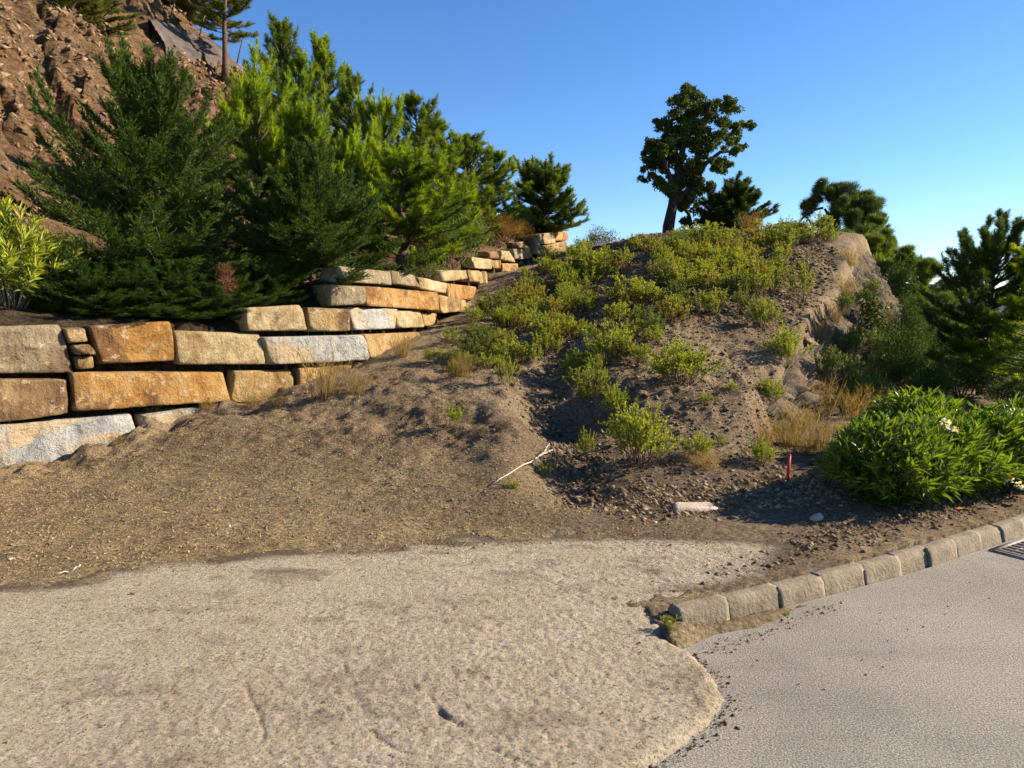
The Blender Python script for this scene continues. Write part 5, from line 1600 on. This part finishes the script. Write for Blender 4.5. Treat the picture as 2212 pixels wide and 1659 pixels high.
for k, (x, y, s, mt, lab) in enumerate(RL):
    p = hit(x * P2, y * P2)
    if p is None: continue
    sc = s * P2 / 711 * p[1]
    if mt == 'slab':
        q = np.array([(-1, -.42, 0), (1, -.30, 0), (.85, .5, 0), (-.8, .42, 0)]) * sc; th = .03
        v, f = rough_box([*(q - [0, 0, .05]), *(q + [0, 0, th])], 8, 5, 2, .02, .008, 900 + k, 8)
        o = link('concrete_slab', mesh_np('concrete_slab', v, f), M['slab'], loc=p + np.array([0, 0, .0])); o.rotation_euler = (.12 if k == 0 else -.5, .05, .1 if k == 0 else .9)
        tag(o, lab, 'concrete slab')
    else:
        o = link('rock', RK[k % 8], M['rock'], loc=p); o.scale = (sc, sc * .9, sc * .8); o.rotation_euler = (0, 0, k * 1.7)
        tag(o, lab, 'rock', 'loose rocks around the gully and rubble strip')


# ------------------------------------------------------------------ uncountable ground cover
def scatter(name, mat, regions, seed, shape, label):
    rng = np.random.default_rng(seed); a = Acc(); soft = .02 if shape == 'speck' else .5
    oct_v = np.array([(1, 0, 0), (0, 1, 0), (-1, 0, 0), (0, -1, 0), (0, 0, 1), (0, 0, -1)], float)
    oct_f = np.array([(0, 1, 4), (1, 2, 4), (2, 3, 4), (3, 0, 4), (1, 0, 5), (2, 1, 5), (3, 2, 5), (0, 3, 5)])
    for n, poly, s0, s1, t0, t1 in regions:
        pl = np.array(poly, float); lo, hi = pl.min(0), pl.max(0)
        q = lo + (hi - lo) * rng.random((n * 4, 2)); q = q[smooth(-.02, soft, poly_sd(pl, q[:, 0], q[:, 1])) > rng.random(len(q))][:n]
        z, wd, ka, asd = ground(q[:, 0], q[:, 1])[:4]
        if shape != 'speck':
            ok = (ka < -.16) & (wd < .0); q = q[ok]; z = z[ok]; asd = asd[ok]
            zc = zc_base(q[:, 0], q[:, 1]); z = np.maximum(z, np.where(asd > .05, zc, -9))
        else:
            asd_in = asd > .06; z = np.where(asd_in, zc_base(q[:, 0], q[:, 1]) + .004, 0.003)
        m = len(q); s = s0 + (s1 - s0) * rng.random(m) ** 4; tt = t0 + (t1 - t0) * rng.random(m)
        if shape in ('stone', 'speck'):
            V = oct_v[None] * (1 + rng.normal(size=(m, 6, 1)) * .28) * (s[:, None] * np.array([1, .75, .55]))[:, None]
            th = rng.random(m) * 6.28; c, s_ = np.cos(th)[:, None], np.sin(th)[:, None]
            V = np.stack([V[..., 0] * c - V[..., 1] * s_, V[..., 0] * s_ + V[..., 1] * c, V[..., 2] + rng.normal(size=(m, 6)) * .15 * s[:, None]], -1)
            V = V + np.c_[q, z][:, None]
            a.add(V.reshape(-1, 3), (np.arange(m)[:, None, None] * 6 + oct_f[None]).reshape(-1, 3), np.repeat(tt, 6))
        else:
            th = rng.random(m) * 6.28; el = rng.random(m) * .7
            d = np.stack([np.cos(th) * np.cos(el), np.sin(th) * np.cos(el), np.sin(el)], 1)
            blades(a, np.c_[q, z + .002], d, s * 8, s, rng, tt)
    o = link(name, a.mesh(name), mat); tag(o, label, None, None, 'stuff')
    return o


LOT = [(-6, 6.4), (-5.5, 3.5), (-3.2, 3.8), (-1.5, 4.3), (.3, 4.6), (1.6, 4.5), (1.4, 5.4), (.3, 6.5), (.0, 8.5), (-.6, 11), (-2, 10), (-5, 7)]
MOUND = [(.3, 5.6), (2.4, 5.4), (3.4, 6.5), (3.2, 8.4), (7.4, 16.4), (6, 19), (1, 19), (-.2, 14), (-.5, 10)]
UPM = [(-.4, 11), (4.3, 10.5), (8, 17), (7, 20), (1.5, 22), (-.2, 16)]
RUBB = [(.8, 5.05), (1.8, 5.15), (3.3, 5.5), (3.2, 6.3), (2.2, 6.2), (1.0, 6.0), (.5, 5.7)]
GULLY = [(.2, 5.6), (1.0, 5.5), (1.05, 6.6), (.9, 8.0), (.7, 9.5), (.2, 9.3), (.1, 7.5)]
VERGE = [(.8, 3.85), (1.6, 4.1), (2.6, 4.6), (4.5, 5.8), (4.6, 6.6), (3.2, 5.6), (2.2, 5.2), (1.7, 4.7), (1.2, 4.3)]
scatter('gravel', M['gravel'], [(30000, LOT, .003, .015, .1, .95), (38000, MOUND, .006, .038, .0, .55), (3600, RUBB, .005, .042, .0, .8), (1600, GULLY, .006, .05, .0, .5), (26000, UPM, .012, .075, .0, .5), (11000, VERGE, .005, .032, .0, .6)], 800, 'stone', 'loose gravel and earth crumbs on the bare ground')
scatter('dry_grass', M['straw'], [(76000, LOT, .0025, .006, .15, 1), (75000, MOUND, .003, .009, .0, .75), (42000, UPM, .007, .014, .0, .7), (16000, VERGE, .003, .006, .1, .9), (9000, RUBB, .003, .007, .0, .9)], 801, 'blade', 'short dead grass and straw over the dry lot')
APR2 = [(-1.3, 2.3), (.3, 2.3), (.85, 2.9), (.75, 3.4), (.2, 3.9), (-.9, 3.2)]
APR = [(-4.2, 4.0), (-2, 4.7), (.8, 4.9), (1.9, 4.5), (.7, 3.4), (.9, 2.8), (.3, 2.2), (-3, 2.2)]
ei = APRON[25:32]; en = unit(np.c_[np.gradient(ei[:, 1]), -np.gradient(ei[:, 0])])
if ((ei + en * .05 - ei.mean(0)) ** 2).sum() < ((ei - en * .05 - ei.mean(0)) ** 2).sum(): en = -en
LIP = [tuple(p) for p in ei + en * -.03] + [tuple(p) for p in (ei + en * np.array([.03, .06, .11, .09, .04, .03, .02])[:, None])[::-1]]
LIP_SHADE = [tuple(p) for p in ei + en * -.012] + [tuple(p) for p in (ei + en * .028)[::-1]]  # narrow band of dark grit standing in for the shadow in the lip's gap
scatter('grit', M['gravel'], [(2600, APR, .0015, .007, .0, .5), (1100, LIP_SHADE, .002, .008, .0, .12), (110, LIP, .003, .016, .0, .3), (90, [(.9, 3.1), (3.2, 4.5), (3.4, 4.4), (1.4, 2.9)], .003, .010, .1, .8), (360, [(.85, 3.3), (1.9, 3.92), (1.9, 3.85), (1.0, 3.25)], .003, .010, .1, .5)], 802, 'speck', 'grit lying on the concrete and in the gutter, dark line as lip shade')

# a few single dark stones on the concrete
for k, (x, y, s, lab) in enumerate([(286, 1280, 11, 'flat dark stone on the concrete left of centre'), (450, 1312, 8, 'dark stone on the concrete beside a thin twig'), (372, 1225, 8, 'small stone at the lip of the concrete'),
                                    (88, 1380, 8, 'bluish pebble near the left picture edge on the concrete'), (1345, 1262, 6, 'small dark stone on the right part of the concrete'), (700, 1318, 6, 'pebble alone in the middle of the concrete')]):
    p = at_z(x * P2, y * P2, .06); sc = s * P2 / 711 * p[1]; z = zc_base(p[0], p[1])
    o = link('stone', RK[(k + 3) % 8], M['rock'], loc=(p[0], p[1], z + sc * .2)); o.scale = (sc, sc * .7, sc * .45); o.rotation_euler = (0, 0, k * .6)
    tag(o, lab, 'stone', 'loose stones on the concrete')


# ------------------------------------------------------------------ small single things
def stick(name, pix, r0, r1, mat, label, cat='stick', lift=.03):
    w = Acc(); pts = []
    for (x, y, dz) in pix:
        p = hit(x * P2, y * P2)
        p[2] += dz; pts.append(p)
    pts = np.array(pts); b = pts[0].copy(); tt = np.linspace(0, len(pts) - 1, 9)
    q = np.stack([np.interp(tt, range(len(pts)), pts[:, c]) for c in range(3)], 1) - b
    q += np.random.default_rng(len(label)).normal(size=q.shape) * .006
    tube(w, q, r0, r1, 6)
    return tag(link(name, w.mesh(name, True), mat, loc=b), label, cat)


stick('stick', [(1066, 1048, .02), (1130, 1022, .05), (1192, 990, .08)], .004, .009, M['paleStick'], 'long bleached stick fallen across the gully lip')
stick('stick', [(1155, 1002, .04), (1180, 985, .06), (1188, 978, .08)], .004, .005, M['paleStick'], 'short pale stick crossing the thick end of the long one')
stick('stick', [(120, 1248, .01), (160, 1238, .02), (175, 1234, .02)], .004, .004, M['paleStick'], 'thin straw-pale twig lying on the edge of the concrete')
stick('stick', [(1735, 1000, .05), (1770, 920, .15), (1745, 880, .35)], .006, .006, M['darkStick'], 'dark bare branch in the straw left of the oleander')
w = Acc(); tube(w, [(0, 0, -.05), (.01, 0, .22)], .013, .013, 8); tube(w, [(.01, 0, .22), (.011, 0, .228)], .015, .012, 8)
p = hit(1701 * P2, 1040 * P2)
tag(link('marker_stake', w.mesh('marker_stake', True), M['red'], loc=p), 'short red survey stake stuck in the rubble left of the oleander', 'stake')
for k, (x, y, s, lab) in enumerate([(494, 1139, 8, 'crumpled white scrap on the dry grass in front of the wall'), (20, 1212, 11, 'white scrap at the left picture edge beside the concrete')]):
    p = hit(x * P2, y * P2); sc = s * P2 / 711 * p[1]
    o = link('litter_scrap', rock_mesh(950 + k, .5), M['white'], loc=p + np.array([0, 0, sc * .3])); o.scale = (sc, sc * .8, sc * (1.2 if k == 0 else .5)); tag(o, lab, 'litter')
a = Acc(); leaves(a, np.array([[0, 0, 0.0]]), np.array([[1.0, .1, .05]]), .07, .03, np.random.default_rng(1), .5)
p = hit(2065 * P2, 1105 * P2)
tag(link('fallen_leaf', a.mesh('fallen_leaf'), M['leafO'], loc=p + np.array([0, 0, .02])), 'single orange leaf on the dirt in front of the oleander row', 'leaf')


def build_grate():
    d = unit((KERB[9] - KERB[8])[None])[0]; n = np.array([d[1], -d[0]]); ex = np.r_[d, 0]; ey = np.r_[n, 0]; ez = np.array([0, 0, 1.0])
    c = np.r_[KERB[8] + d * .30 + n * .20, .0]
    root = link('drain_grate', None, loc=c); tag(root, 'iron drain grate set in the asphalt against the kerb', 'drain grate')
    def bar(name, o, lx, ly, z0, z1):
        q = [o - ex * lx - ey * ly, o + ex * lx - ey * ly, o + ex * lx + ey * ly, o - ex * lx + ey * ly]
        v, f = rough_box([*(np.array(q) + ez * z0), *(np.array(q) + ez * z1)], 2, 2, 2, .004, .0005, 1, 5)
        link(name, mesh_np(name, v, f), M['metal'], root)
    z = np.zeros(3)
    for s in (-1, 1):
        bar('frame_bar', z + ey * .15 * s, .30, .016, -.03, .013); bar('frame_bar', z + ex * .284 * s, .0155, .133, -.03, .0125)
    for k in range(8): bar('grate_bar', z + ex * (-.236 + k * .0674), .014, .132, -.03, .010)
    for k in (-1, 0, 1): bar('cross_bar', z + ey * .066 * k, .266, .010, -.03, .0075)
    q = np.array([z - ex * .27 - ey * .135, z + ex * .27 - ey * .135, z + ex * .27 + ey * .135, z - ex * .27 + ey * .135]) + ez * .0035
    me = bpy.data.meshes.new('pit'); me.from_pydata([tuple(p) for p in q], [], [(0, 1, 2, 3)])
    link('pit', me, M['darkStick'], root)


build_grate()
